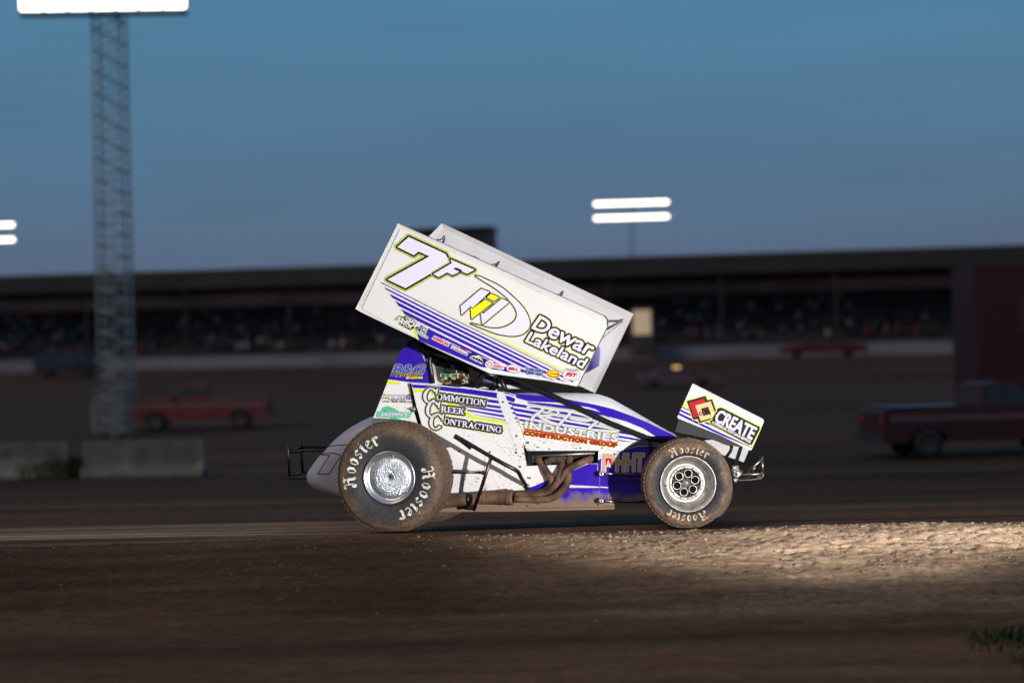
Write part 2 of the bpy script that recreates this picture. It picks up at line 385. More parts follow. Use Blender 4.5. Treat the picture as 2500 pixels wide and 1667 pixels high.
st = thing('grandstand', 'long dark roofed grandstand behind the pale track wall', 'grandstand', S(0, 150, .5))
sti = Matrix.Translation(-Vector(st.location))
def sp(name, m_, mats):
    m_.v = [tuple(Vector(v) - Vector(st.location)) for v in m_.v]
    return m_.build(name, mats, st)
U0, U1 = -95, 95
b = MB(); sbox(b, (U0, 150, .4), (U1, 150.3, 1.9)); sp('front_wall', b, STANDM)
b = MB()
for r in range(11):
    sbox(b, (U0, 150.3 + r*.9, .5), (U1, 151.2 + r*.9, 1.9 + r*.42)); sbox(b, (U0, 150.75 + r*.9, 2.2 + r*.42), (U1, 151.05 + r*.9, 2.26 + r*.42))
sp('seating_tier', b, STANDM)
b = MB(); sbox(b, (U0, 160.4, .5), (U1, 160.7, 6.55)); sp('back_wall', b, STAND)
b = MB()
pts = [(148.6, 9.62), (148.6, 7.95), (148.9, 7.95), (163, 7.7), (163, 8.1), (150, 9.66)]
b.prism([S(U0, v, z) for v, z in pts], u_ * (U1 - U0)); rf = sp('roof', b, STAND)
b = MB(); sbox(b, (U0, 148.5, 9.45), (U1, 148.62, 9.7)); sp('roof_edge', b, mat('roof_trim', (.10, .09, .085), .6))
for k in range(-9, 10):
    b = MB(); sbox(b, (k*10 - .12, 149.0, .5), (k*10 + .12, 149.24, 8.0)); sp('post', b, STAND)
b = MB()
for k in range(-38, 38):
    sbox(b, (k*2.5 + .0, 160.45, 6.4), (k*2.5 + 2.499, 160.5, 7.8))
sp('rear_cladding', b, mat('pale_cladding', (.50, .47, .50), .8, vary=.3, vscale=.5, stretch=(.3, 1, 1)))
pb = thing('press_box', 'black press box standing on the grandstand roof behind the big wing', 'press box', S(-35.3, 154, 8.6))
b = MB(); b.box((-3.7, -1.5, -.2), (3.7, 2, 4.3), 0, Matrix.Rotation(-STA, 4, 'Z')); b.build('box_wall', STAND, pb)
b = MB(); b.box((-3.95, -1.9, 4.302), (3.95, 2.2, 4.5), 0, Matrix.Rotation(-STA, 4, 'Z')); b.build('roof', STAND, pb)
for k in range(4):
    b = MB(); b.box((-3.4 + k*1.75, -1.53, 2.2), (-1.9 + k*1.75, -1.505, 3.3), 0, Matrix.Rotation(-STA, 4, 'Z'))
    b.build('window', mat('dark_glass', (.02, .025, .03), .1), pb)

# crowd in the stand
cw = MB(); rnd = random.Random(3)
cols = [mat('cloth_grey', (.09, .09, .12), .9), mat('cloth_dark', (.02, .02, .03), .9), mat('cloth_maroon', (.13, .02, .035), .9), mat('cloth_blue', (.04, .07, .14), .9), mat('cloth_pale', (.26, .24, .28), .9), mat('skin_far', (.16, .10, .075), .7)]
for r in range(9):
    u = U0 + 1
    while u < U1 - 1:
        u += rnd.uniform(.55, 1.1)
        if rnd.random() < .25 + .55 * (noise.noise(Vector((u*.12, r*.35, 2))) > .12) or abs((u % 19) - 9.5) < .8: continue
        z0 = 2.27 + r*.42; v0 = 150.9 + r*.9; c = rnd.choice([0, 1, 1, 1, 2, 3, 4])
        h = rnd.uniform(.5, .62)
        ring = lambda w, d, z: [S(u - w, v0 - d, z), S(u + w, v0 - d, z), S(u + w, v0 + d, z), S(u - w, v0 + d, z)]
        cw.loft([ring(.20, .14, z0), ring(.23, .13, z0 + h*.8), ring(.08, .08, z0 + h)], c, False)
        cw.box((u - .18, v0 - .5, z0 - .02), (u + .18, v0 - .1, z0 + .13), c, STM)
        cw.ball(S(u, v0, z0 + h + .12), .115, 5, 6, 4)
tag(cw.build('crowd', cols), 'spectators seated in rows under the grandstand roof', kind='stuff')

lw = MB(); lw.box((0, 0, 0), (1.5, .1, 2.05), 0, Matrix.Rotation(-STA, 4, 'Z'))
p_ = at_y(1546, 817, 141)
ks = thing('ticket_booth', 'small booth with a lit warm window at the foot of the stand', 'booth', (p_.x, p_.y, p_.z))
lw.build('lit_window', mat('lit_window', (.6, .5, .4), .6, emit=(1, .72, .45), estr=.26), ks)
b = MB(); b.box((-.25, .11, -1.9), (1.75, 1.8, 2.3), 0, Matrix.Rotation(-STA, 4, 'Z')); b.build('booth_wall', STANDM, ks)

# floodlights
LAMP = mat('floodlight_lens', (1, 1, 1), .3, emit=(1, .90, .72), estr=5.0)
HOUS = mat('lamp_housing', (.10, .10, .10), .5, .5)
POLE = mat('pole_steel', (.20, .26, .31), .7, 0.)
def floodlight(label, px, py_rows, Y, halfw, nlamp, rz, pole_r, cross, hgt, lattice=False):
    top = at_y(px, py_rows[0], Y); gb = gz(top.x, Y, False)
    t = thing('floodlight_mast', label, 'floodlight', (top.x, Y, gb), 0, 'floodlight masts over the track')
    H = top.z - gb
    b = MB()
    if lattice:
        hw = .50; n = int((H + .8) / .36)
        cn = [(-hw, 0), (hw, 0), (hw, 1.0), (-hw, 1.0)]
        for cx, cy in cn: b.tube([(cx, .4 + cy, -.5), (cx*.9, .4 + cy, H + .3)], .045, 0, 8, False)
        for k in range(n):
            z0 = -.5 + k*.36; z1 = z0 + .36
            for (a0, a1), (c0, c1) in ((cn[0], cn[1]), (cn[3], cn[2])):
                sgn = 1 if k % 2 else -1
                b.tube([(a0*sgn*.95, .4 + a1, z0), (c0*sgn*.95, .4 + c1, z1)], .022, 0, 5, False); b.tube([(-hw*.95, .4 + a1, z0), (hw*.95, .4 + a1, z0)], .018, 0, 5, False)
        b.build('lattice_mast', POLE, t)
    else:
        b.tube([(0, 0.35, -.5), (0, .35, H + .3)], lambda q: pole_r * (1.15 - .3*q), 0, 14, False); b.build('pole', POLE, t)
    R = Matrix.Rotation(rz, 4, 'Z')
    if lattice:
        z = at_y(px, 34, Y).z - gb; b = MB(); b.box((-halfw, .1, z - .05), (halfw, .3, z + .05), 0, R)
        for k in range(8): b.box((-halfw + k*halfw*2/7.3, .14, z + .05), (-halfw + k*halfw*2/7.3 + .08, .24, z + .6), 0, R)
        b.build('service_rail', HOUS, t)
    for py in py_rows:
        z = at_y(px, py, Y).z - gb
        b = MB(); b.box((-halfw, .12, z - cross/2), (halfw, .28, z + cross/2), 0, R); b.build('crossarm', HOUS, t)
        w = 2 * halfw / nlamp
        for k in range(nlamp):
            cx = -halfw + (k + .5) * w
            M = R @ Matrix.Translation((cx, 0, z))
            b = MB(); b.loft([[M @ Vector((w*.49*sx*s, y, hgt/2*sz*s)) for sx, sz in ((-1,-1),(1,-1),(1,1),(-1,1))] for s, y in ((.5, .25), (.9, .12), (1, -.05))], 0, False)
            h = b.build('lamp_housing', HOUS, t)
            b = MB(); b.loft([[M @ Vector((w*.48*sx*s, y, hgt/2*.96*sz*s)) for sx, sz in ((-1,-.8),(-.9,-1),(.9,-1),(1,-.8),(1,.8),(.9,1),(-.9,1),(-1,.8))] for s, y in ((1, -.052), (.97, -.08))], 0, False)
            b.build('lens', LAMP, h)
    return t
floodlight('nearest and largest floodlight mast, its lamp bank glaring at the top left corner', 252, (2,), 46, 2.75, 7, 0.03, .16, .30, .66, True)
floodlight('distant floodlight mast with two lit rows of lamps standing right of the big wing', 1541, (496, 531), 172, 3.75, 10, -.1, .14, .2, .34)
floodlight('distant floodlight mast with two lit rows of lamps at the left edge', -40, (551, 587), 172, 3.2, 9, -.1, .14, .2, .34)

# jersey barriers in the infield
bar0 = None
JB = mat('barrier_concrete', (.13, .13, .122), .85, vary=.3, vscale=2.5, bump=.3)
def barrier(label, px, py, Y, L, rz):
    global bar0
    p = at_y(px, py, Y)
    if bar0 is None:
        b = MB(); prof = [(-.30, 0), (.30, 0), (.30, .08), (.14, .30), (.09, .80), (-.09, .80), (-.14, .30), (-.30, .08)]
        b.prism([(-L/2, y, z) for y, z in prof], (L, 0, 0)); o = b.build('concrete_barrier', JB); bar0 = o
    else:
        o = bar0.copy(); COL.objects.link(o)
    o.location = (p.x, p.y, gz(p.x, p.y) - .02); o.rotation_euler = (0, 0, rz)
    tag(o, label, 'barrier', 'concrete barriers in the infield')
barrier('concrete barrier standing in front of the grey cabinet and red pickup', 352, 1155, 24, 2.6, -.07)
barrier('concrete barrier cut off by the left edge of the picture', 20, 1155, 24.3, 2.6, .02)

def tuft(mb, x, y, n, h, spread, seed):
    rnd = random.Random(seed)
    for _ in range(n):
        a = rnd.uniform(0, 2*pi); r = spread * sqrt(rnd.random()); bx = x + r*cos(a); by = y + r*sin(a); bz = gz(bx, by, False) - .02
        hh = h * rnd.uniform(.5, 1.1); la = rnd.uniform(0, 2*pi); le = hh * rnd.uniform(.2, .7); w = .004 + .004*rnd.random()
        dx, dy = cos(la), sin(la); px, py = -dy*w, dx*w
        mid = (bx + dx*le*.35, by + dy*le*.35, bz + hh*.65); tip = (bx + dx*le, by + dy*le, bz + hh)
        mb.add([(bx-px, by-py, bz), (bx+px, by+py, bz), (mid[0]+px*.8, mid[1]+py*.8, mid[2]), (mid[0]-px*.8, mid[1]-py*.8, mid[2]), tip], [(0,1,2,3), (3,2,4)])
gr = MB()
for i in range(60): tuft(gr, 2.98 - .35 * random.random()**2 + random.uniform(0, .4), -4.7 + random.uniform(-.4, .7), 22, .07 + .05*random.random(), .12, i)
tag(gr.build('grass', mat('grass_blades', (.030, .050, .010), .6, vary=.4, vscale=3)), 'dark green grass at the near right edge of the track', kind='stuff')
gr = MB()
for i in range(60):
    p = at_y(random.uniform(90, 215), 1150, 24.5); tuft(gr, p.x + random.uniform(-.2, .2), 24.5 + random.uniform(-.4, .4), 60, .5, .25, 100 + i)
gr.v = gr.v
tag(gr.build('weeds', mat('weed_leaves', (.05, .06, .018), .7, vary=.4, vscale=3)), 'weeds growing between the two concrete barriers', kind='stuff')

# vehicles in the infield
GLASS = mat('vehicle_glass', (.015, .018, .02), .25)
RUB = mat('rubber', (.02, .02, .02), .85)
def car_paint(n, c): return mat(n, c, .55, .0, vary=.15)
def vehicle(name, label, cat, style, body_c, pos, rz, L=4.7, H=1.6, Wd=1.8, lit=0., group=None, stripe=None):
    t = thing(name, label, cat, pos, rz, group)
    P = {'pickup': [(-.5,.30),(-.5,.62),(-.49,.66),(-.06,.68),(-.04,.97),(.02,1.0),(.12,.99),(.20,.72),(.46,.66),(.495,.55),(.5,.30)],
         'sedan': [(-.5,.28),(-.5,.60),(-.44,.68),(-.33,.70),(-.22,.96),(-.05,1.0),(.08,.97),(.20,.70),(.44,.62),(.495,.50),(.5,.28)],
         'van': [(-.5,.25),(-.5,.95),(-.47,1.0),(.22,1.0),(.30,.95),(.40,.62),(.49,.54),(.5,.25)]}[style]
    prof = []
    def arch(cx):
        return [(cx - .085 * cos(a), .22 + .20 * sin(a)) for a in [pi*i/6 for i in range(7)]]
    prof = [(.5, .22)] + [(x, z) for x, z in reversed(arch(.31))][:] + [(x, z) for x, z in reversed(arch(-.30))] + [(-.5, .22)] + P
    def pt(x, z, y):
        inset = .12 * max(0, z - .64) / .36
        return Vector((x * L, y * (Wd/2) * (1 - inset), z * H))
    b = MB(); n = len(prof)
    a_ = [pt(x, z, -1) for x, z in prof]; c_ = [pt(x, z, 1) for x, z in prof]
    tri = tessellate_polygon([[Vector((p[0], p[1], 0)) for p in prof]])
    b.add(a_ + c_, [tuple(q) for q in tri] + [tuple(i+n for i in q) for q in tri] + [(i, (i+1) % n, (i+1) % n + n, i + n) for i in range(n)])
    body = b.build('body', body_c, t)
    wz = {'pickup': [[(-.035,.70),(-.03,.94),(.03,.96),(.03,.70)], [(.045,.70),(.045,.96),(.11,.94),(.175,.71)]],
          'sedan': [[(-.31,.71),(-.215,.91),(-.08,.95),(-.08,.71)], [(-.065,.71),(-.065,.95),(.07,.92),(.175,.71)]],
          'van': [[(.16,.66),(.16,.92),(.27,.90),(.36,.66)]]}[style]
    for w in wz:
        for sd in (-1, 1):
            b = MB(); b.prism([pt(x, z, sd) + Vector((0, sd*.004, 0)) for x, z in w], (0, sd*.006, 0)); b.build('window', GLASS, body)
    for cx in (.31, -.30):
        for sd in (-1, 1):
            r = .20 * H * 1.02
            b = MB(); b.lathe([(r*.62, -.10), (r*.92, -.11), (r, -.07), (r, .07), (r*.92, .11), (r*.62, .10)], 24)
            w_ = b.build('tyre', RUB, t, (cx*L, sd*(Wd/2 - .12), r))
            b = MB(); b.lathe([(0.001, -.07), (r*.2, -.08), (r*.5, -.05), (r*.63, -.095), (r*.63, .095), (r*.5, .05), (.001, .05)], 20); b.build('rim', mat('dull_rim', (.06,.06,.065), .6, .5), w_)
    for sd in (-1, 1):
        b = MB(); b.ball((.492*L, sd*Wd*.36, .46*H), (.03, .16, .08)); b.build('headlight', mat('lit_headlight', (1,1,1), .3, emit=(1,.95,.8), estr=3) if lit else MATS['dull_rim'], t)
        b = MB(); b.ball((-.498*L, sd*Wd*.38, .5*H), (.03, .10, .12)); b.build('taillight', mat('tail_red', (.3,.005,.005), .3), t)
        b = MB(); b.box((.17*L, sd*(Wd/2 + .10) - .08, .66*H), (.20*L, sd*(Wd/2 + .10) + .08, .76*H)); b.build('mirror', BLK, t)
    b = MB(); b.box((.49*L, -Wd*.47, .22*H), (.525*L, Wd*.47, .33*H)); b.build('bumper', MATS['dull_rim'], t)
    b = MB(); b.box((-.525*L, -Wd*.47, .22*H), (-.49*L, Wd*.47, .33*H)); b.build('bumper', MATS['dull_rim'], t)
    if stripe:
        for sd in (-1, 1):
            b = MB(); b.box((-.47*L, sd*(Wd/2+.004) - .003, .5*H), (.47*L, sd*(Wd/2+.004) + .003, .585*H)); b.build('side_stripe', stripe, t)
    if style == 'pickup':
        b = MB(); b.box((-.47*L, -Wd*.42, .685*H), (-.08*L, Wd*.42, .695*H)); b.build('truck_bed', BLK, t)
    if lit:
        b = MB(); b.box((-.05*L, -.5, H*1.001), (.02*L, .5, H*1.07)); b.build('light_bar', mat('amber_lamp', (1,.5,.1), .4, emit=(1,.62,.25), estr=1.6), t)
    return t
def veh_at(px, py, Y):
    p = at_y(px, py, Y); return (p.x, p.y, gz(p.x, p.y, False))
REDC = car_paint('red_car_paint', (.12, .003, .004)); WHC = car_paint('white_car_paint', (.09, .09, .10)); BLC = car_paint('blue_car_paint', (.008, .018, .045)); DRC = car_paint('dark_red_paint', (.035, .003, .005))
vehicle('pickup_truck', 'red pickup truck parked in the left infield behind the concrete barrier', 'pickup truck', 'pickup', REDC, veh_at(492, 1043, 51), pi + .05, 4.9, 1.62, stripe=mat('silver_stripe', (.09, .07, .08), .5))
vehicle('pickup_truck', 'red pickup truck with pale side stripe parked near the right edge', 'pickup truck', 'pickup', DRC, veh_at(2395, 1100, 26), .12, 5.0, 1.62, stripe=mat('pale_stripe', (.10, .06, .07), .5))
vehicle('sedan', 'low crimson-striped car with a lit amber roof lamp right of the big wing', 'car', 'sedan', WHC, veh_at(1655, 938, 104), 0.02, 5.2, 1.25, lit=1, stripe=mat('crimson_stripe', (.28, .008, .05), .4))
vehicle('sedan', 'red car parked along the pale track wall on the right', 'car', 'sedan', REDC, veh_at(2010, 872, 138), pi, 7.0, 1.45)
vehicle('van', 'dark blue van parked along the pale track wall on the left', 'van', 'van', BLC, veh_at(165, 898, 138), 0, 5.2, 1.9)
tr = thing('race_trailer', 'tall dark red enclosed trailer parked at the right edge', 'trailer', veh_at(2620, 1010, 46), .06)
b = MB(); b.box((-3.6, -1.25, .9), (3.6, 1.25, 5.0)); b.build('trailer_box', DRC, tr)
b = MB(); b.box((-3.6, -1.27, .75), (3.6, 1.27, .898)); b.build('skirt', BLK, tr)
for k in (-.9, .3):
    b = MB(); b.lathe([(.25, -.15), (.45, -.15), (.5, -.1), (.5, .1), (.45, .15), (.25, .15)], 24); w_ = b.build('tyre', RUB, tr, (k - 1.8, -1.05, .5))
    b = MB(); b.lathe([(.001, -.1), (.26, -.12), (.26, .1)], 20); b.build('rim', ALU, w_)
b = MB(); b.box((-2.2, -1.262, 2.8), (2.6, -1.252, 3.9)); b.build('side_panel', mat('trailer_panel', (.06, .012, .014), .5), tr)
cb = thing('utility_cabinet', 'pale grey utility cabinet beside the red pickup behind the barrier', 'cabinet', veh_at(270, 1062, 47), .05)
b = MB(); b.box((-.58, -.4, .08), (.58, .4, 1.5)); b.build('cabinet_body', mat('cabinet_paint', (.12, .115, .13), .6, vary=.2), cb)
b = MB(); b.box((-.5, -.415, .15), (-.02, -.403, 1.42)); b.box((.02, -.415, .15), (.5, -.403, 1.42)); d_ = b.build('door', MATS['cabinet_paint'], cb)
b = MB(); b.box((-.06, -.44, .75), (-.04, -.417, .9)); b.build('handle', BLK, d_)
b = MB(); b.box((-.63, -.45, 1.502), (.63, .45, 1.56)); b.build('roof', MATS['cabinet_paint'], cb)


# ================================================================== THE RACE CAR
YAW = radians(-10.3)
BODY_ROLL = radians(3.0)
# where the car stands: found from the hub of the near rear wheel
_l = Vector((-1.13, -.93, .43)); _R = Matrix.Rotation(YAW, 3, 'Z')
_off = _R @ _l; _hub = at_y(950, 1166, _off.y)
CAR_LOC = Vector((_hub.x - _off.x, 0, 0))
car = thing('race_car', 'white and purple winged dirt race car number 7F sliding along the track edge', 'race car', CAR_LOC, YAW)
CINV = (Matrix.Translation(CAR_LOC) @ Matrix.Rotation(YAW, 4, 'Z')).inverted()
CAML = CINV @ CAM
class Frame:
    def __init__(s, roll):
        s.O = Vector((0, 0, .43)); s.ey = Vector((0, cos(roll), sin(roll)))
    def P(s, x, y, c):
        d = (CINV.to_3x3() @ ray(x, y)); k = (c - (CAML - s.O).dot(s.ey)) / d.dot(s.ey)
        return CAML + d * k
    def mir(s, p, c=None):
        q = (p - s.O).dot(s.ey); return p - s.ey * (2 * q)
    def shift(s, p, d): return p + s.ey * d
FR = Frame(BODY_ROLL); FC = Frame(0.)
Z = dict(A=(860,530,5.8075), B=(1160,650,4.9), C=(880,740,4.9), D=(1220,840,4.9), E=(1560,920,3.92), F=(690,1000,4.9), G=(1060,1030,4.704), H=(1000,830,7.84),
         I=(1260,1080,6.918), J=(1560,1080,6.27), K=(920,680,9.8), L=(1080,760,9.8), M=(1220,800,9.8), N=(900,830,7.127), Q=(1050,930,8.712), S=(1240,940,5.88), T=(1630,930,8.252), X=(0,0,1.))
def q(z, *pts):
    a, b_, s_ = Z[z]; return [(a + x / s_, b_ + y / s_) for x, y in pts]
def PP(pts, c, fr=FR): return [fr.P(x, y, c) for x, y in pts]

def panel(name, pts, c, th, mats, parent=car, fr=FR, **kw):
    b = MB(); b.prism(PP(pts, c, fr), fr.ey * th); o = b.build(name, mats, parent); tag(o, **kw) if kw else None; return o

# ---- vinyl graphics: real thin sheets lying on their panel, one level above the other
def clip(poly, conv):
    def area(p): return sum(p[i][0]*p[(i+1) % len(p)][1] - p[(i+1) % len(p)][0]*p[i][1] for i in range(len(p)))
    if area(conv) < 0: conv = conv[::-1]
    out = list(poly)
    for i in range(len(conv)):
        a, b_ = conv[i], conv[(i+1) % len(conv)]; inp = out; out = []
        sd = lambda p: (b_[0]-a[0])*(p[1]-a[1]) - (b_[1]-a[1])*(p[0]-a[0])
        for j in range(len(inp)):
            p, r = inp[j-1], inp[j]; sp_, sr = sd(p), sd(r)
            if (sp_ >= 0) != (sr >= 0):
                t = sp_ / (sp_ - sr); out.append((p[0]+(r[0]-p[0])*t, p[1]+(r[1]-p[1])*t))
            if sr >= 0: out.append(r)
        if not out: return []
    return out
class Decal:
    """flat shapes given in picture coordinates of their panel plane"""
    LV = .00035
    def __init__(s, c, fr=FR, base=.0012): s.c = c; s.fr = fr; s.base = base; s.mb = MB(); s.mats = []; s.k = 0
    def mi(s, m_):
        if m_ not in s.mats: s.mats.append(m_)
        return s.mats.index(m_)
    def pt(s, p, h): return s.fr.P(p[0], p[1], s.c - s.base - h)
    def poly(s, pts, m_, lv=0, tris=None):
        s.k += 1; h = lv * s.LV + (s.k % 9) * .00002
        if len(pts) < 3: return
        if tris is None: tris = tessellate_polygon([[Vector((x, y, 0)) for x, y in pts]])
        s.mb.add([s.pt(p, h) for p in pts], [tuple(t) for t in tris], s.mi(m_))
    def stroke(s, edges, pts, w, m_, lv):
        """outline: low roofs and cones so that no two faces share a plane"""
        h0 = lv * s.LV; h1 = h0 + .00018; mi = s.mi(m_); used = set()
        for i, j in edges:
            a, b_ = pts[i], pts[j]; dx, dy = b_[0]-a[0], b_[1]-a[1]; l = sqrt(dx*dx+dy*dy)
            if l < 1e-6: continue
            nx_, ny_ = -dy/l*w, dx/l*w
            s.mb.add([s.pt((a[0]+nx_, a[1]+ny_), h0), s.pt((b_[0]+nx_, b_[1]+ny_), h0), s.pt(b_, h1), s.pt(a, h1), s.pt((b_[0]-nx_, b_[1]-ny_), h0), s.pt((a[0]-nx_, a[1]-ny_), h0)],
                     [(0,1,2,3), (3,2,4,5)], mi); used |= {i, j}
        for i in used:
            p = pts[i]; n = 8
            s.mb.add([s.pt(p, h1)] + [s.pt((p[0]+w*1.02*cos(2*pi*k/n), p[1]+w*1.02*sin(2*pi*k/n)), h0) for k in range(n)], [(0, 1+k, 1+(k+1) % n) for k in range(n)], mi)
    def shape(s, pts, fill, lv=3, outs=()):
        """polygon with outlines; outs = [(width, material), ...] from the outermost in"""
        n = len(pts); e = [(i, (i+1) % n) for i in range(n)]
        for i, (w, m_) in enumerate(outs): s.stroke(e, pts, w, m_, lv - len(outs) + i)
        if fill: s.poly(pts, fill, lv)
    def line(s, pts, w, m_, lv=3): s.stroke([(i, i+1) for i in range(len(pts)-1)], pts, w, m_, lv)
    def ellipse(s, cx, cy, rx, ry, ang, m_, lv=3, outs=(), n=28):
        a = radians(ang); s.shape([(cx + rx*cos(t)*cos(a) - ry*sin(t)*sin(a), cy + rx*cos(t)*sin(a) + ry*sin(t)*cos(a)) for t in [2*pi*i/n for i in range(n)]], m_, lv, outs)
    def mesh2d(s, verts, faces, fill, lv, outs, bold):
        cnt = {}
        for f in faces:
            for i in range(len(f)):
                e = tuple(sorted((f[i], f[(i+1) % len(f)]))); cnt[e] = cnt.get(e, 0) + 1
        be = [e for e, c in cnt.items() if c == 1]
        for i, (w, m_) in enumerate(outs): s.stroke(be, verts, w + bold, m_, lv - len(outs) + i)
        if bold: s.stroke(be, verts, bold, fill, lv - .45)
        s.mb.add([s.pt(p, (lv + .2) * s.LV) for p in verts], faces, s.mi(fill))
    def text(s, txt, BL, BR, TL, fill, lv=3, outs=(), bold=0., font='sans', space=1.):
        vs, fs = (text2d(txt, space) if font == 'sans' else serif2d(txt))
        x0 = min(v[0] for v in vs); x1 = max(v[0] for v in vs); y0 = 0; y1 = 1
        out = []
        for x, y in vs:
            u = (x - x0) / (x1 - x0)
            out.append((BL[0] + (BR[0]-BL[0])*u + (TL[0]-BL[0])*y, BL[1] + (BR[1]-BL[1])*u + (TL[1]-BL[1])*y))
        s.mesh2d(out, fs, fill, lv, outs, bold)
    def ztext(s, z, txt, BL, BR, TL, fill, **kw): s.text(txt, *q(z, BL, BR, TL), fill, **kw)
    def build(s, name, parent, label=None):
        o = s.mb.build(name, s.mats, parent)
        if label: o['label'] = label
        return o
_tc = {}
def text2d(txt, space=1.):
    """outline of a word in the built-in font; y runs 0..1 from baseline to capital height"""
    if (txt, space) in _tc: return _tc[(txt, space)]
    def raw(tx):
        c = bpy.data.curves.new('lettering', 'FONT'); c.body = tx; c.resolution_u = 3; c.space_character = space
        o = bpy.data.objects.new('lettering', c); COL.objects.link(o)
        dg = bpy.context.evaluated_depsgraph_get(); me = bpy.data.meshes.new_from_object(o.evaluated_get(dg))
        bm = bmesh.new(); bm.from_mesh(me); bmesh.ops.remove_doubles(bm, verts=bm.verts, dist=1e-5); bm.verts.index_update()
        vs = [(v.co.x, v.co.y) for v in bm.verts]; fs = [tuple(v.index for v in f.verts) for f in bm.faces]
        bm.free(); bpy.data.objects.remove(o); bpy.data.curves.remove(c); bpy.data.meshes.remove(me); return vs, fs
    if 'H' not in _tc:
        v, f = raw('H'); _tc['H'] = max(p[1] for p in v)
    vs, fs = raw(txt); h = _tc['H']
    _tc[(txt, space)] = ([(x, y / h) for x, y in vs], fs); return _tc[(txt, space)]
def serif2d(txt):
    """simple roman capitals with thick and thin strokes and serifs; pieces stay inside one face set"""
    vs, fs = [], []; x = 0
    def P(pts): 
        o = len(vs); vs.extend((x + px, py) for px, py in pts)
        for t in tessellate_polygon([[Vector((a, b_, 0)) for a, b_ in pts]]): fs.append(tuple(i + o for i in t))
    def R(a, b_, c, d): P([(a, b_), (c, b_), (c, d), (a, d)])
    def arc(w, a0, a1, n=14):
        cx, cy = w/2, .5; o = [(cx + w/2*cos(a), cy + .52*sin(a)) for a in [a0 + (a1-a0)*i/n for i in range(n+1)]]
        i_ = [(cx + (w/2-.17)*cos(a), cy + .46*sin(a)) for a in [a1 - (a1-a0)*i/n for i in range(n+1)]]
        P(o + i_)
    T, t_ = .17, .06
    for ch in txt:
        if ch == 'O': arc(.86, 0, pi*1.0001); arc(.86, pi, 2*pi); w = .86
        elif ch == 'C': arc(.82, radians(38), radians(322), 22); P([(.73,.62),(.80,.62),(.80,1.02),(.76,1.02),(.70,.86)]); w = .82
        elif ch == 'G': arc(.86, radians(38), radians(318), 22); P([(.73,.66),(.80,.66),(.80,1.02),(.76,1.02),(.70,.88)]); R(.68,.08,.84,.42); R(.56,.40,.92,.46); w = .92
        elif ch == 'I': R(.1,0,.1+T,1); R(0,-.0,.1,.06); R(.1+T,0,.2+T,.06); R(0,.94,.1,1.); R(.1+T,.94,.2+T,1.); w = .2+T
        elif ch == 'T': R(.34,0,.34+T,.94); R(0,.94,.85,1.0); R(0,.72,.06,.94); R(.79,.72,.85,.94); R(.24,0,.34,.06); R(.34+T,0,.61,.06); w = .85
        elif ch == 'N': R(.1,0,.16,1); R(.74,0,.80,1); P([(.16,1),(.0,1),(.0,.96),(.66,0),(.80,0)] if 0 else [(.16,1),(.34,1),(.74,.30),(.74,0),(.70,0),(.16,.80)]); R(0,0,.1,.05); R(.16,0,.26,.05); R(.64,.95,.74,1); R(.80,.95,.90,1); R(0,.95,.1,1); w = .9
        elif ch == 'M': R(.1,0,.16,1); R(.84,0,.84+T,1); P([(.16,1),(.30,1),(.52,.35),(.84,1),(.84,.82),(.50,0),(.46,0),(.16,.80)]); R(0,0,.1,.05); R(.16,0,.26,.05); R(.76,0,.84,.05); R(.84+T,0,1.1,.05); R(0,.95,.1,1); R(1.01,.95,1.1,1); w = 1.1
        elif ch == 'E': R(.1,0,.1+T,1); R(.1+T,0,.72,.06); R(.1+T,.94,.70,1); R(.1+T,.48,.52,.54); R(.66,.06,.72,.28); R(.64,.74,.70,.94); R(.46,.38,.52,.48); R(0,0,.1,.05); R(0,.95,.1,1); w = .74
        elif ch in 'R': R(.1,0,.1+T,1); P([(.27,1),(.27,.94),(.42,.93),(.50,.85),(.50,.66),(.42,.56),(.27,.55),(.27,.49),(.36,.49),(.62,0),(.86,0),(.86,.05),(.78,.06),(.55,.50),(.66,.62),(.68,.80),(.60,.94),(.45,1)]); R(0,0,.1,.05); R(.1+T,0,.36,.05); R(0,.95,.1,1); w = .86
        elif ch == 'K': R(.1,0,.1+T,1); P([(.27,.42),(.62,.94),(.52,.95),(.52,1),(.84,1),(.84,.95),(.74,.94),(.50,.62),(.80,.05),(.88,.05),(.88,0),(.54,0),(.54,.05),(.60,.06),(.40,.50),(.27,.32)]); R(0,0,.1,.05); R(.1+T,0,.36,.05); R(0,.95,.1,1); R(.1+T,.95,.36,1); w = .88
        elif ch == 'A': P([(.0,0),(.26,0),(.26,.05),(.16,.05),(.24,.28),(.52,.28),(.60,.05),(.50,.05),(.50,0),(.90,0),(.90,.05),(.82,.05),(.50,1.02),(.42,1.02),(.08,.05),(0,.05)]); w = .9
        else: w = .4
        x += w + .05
    return vs, fs

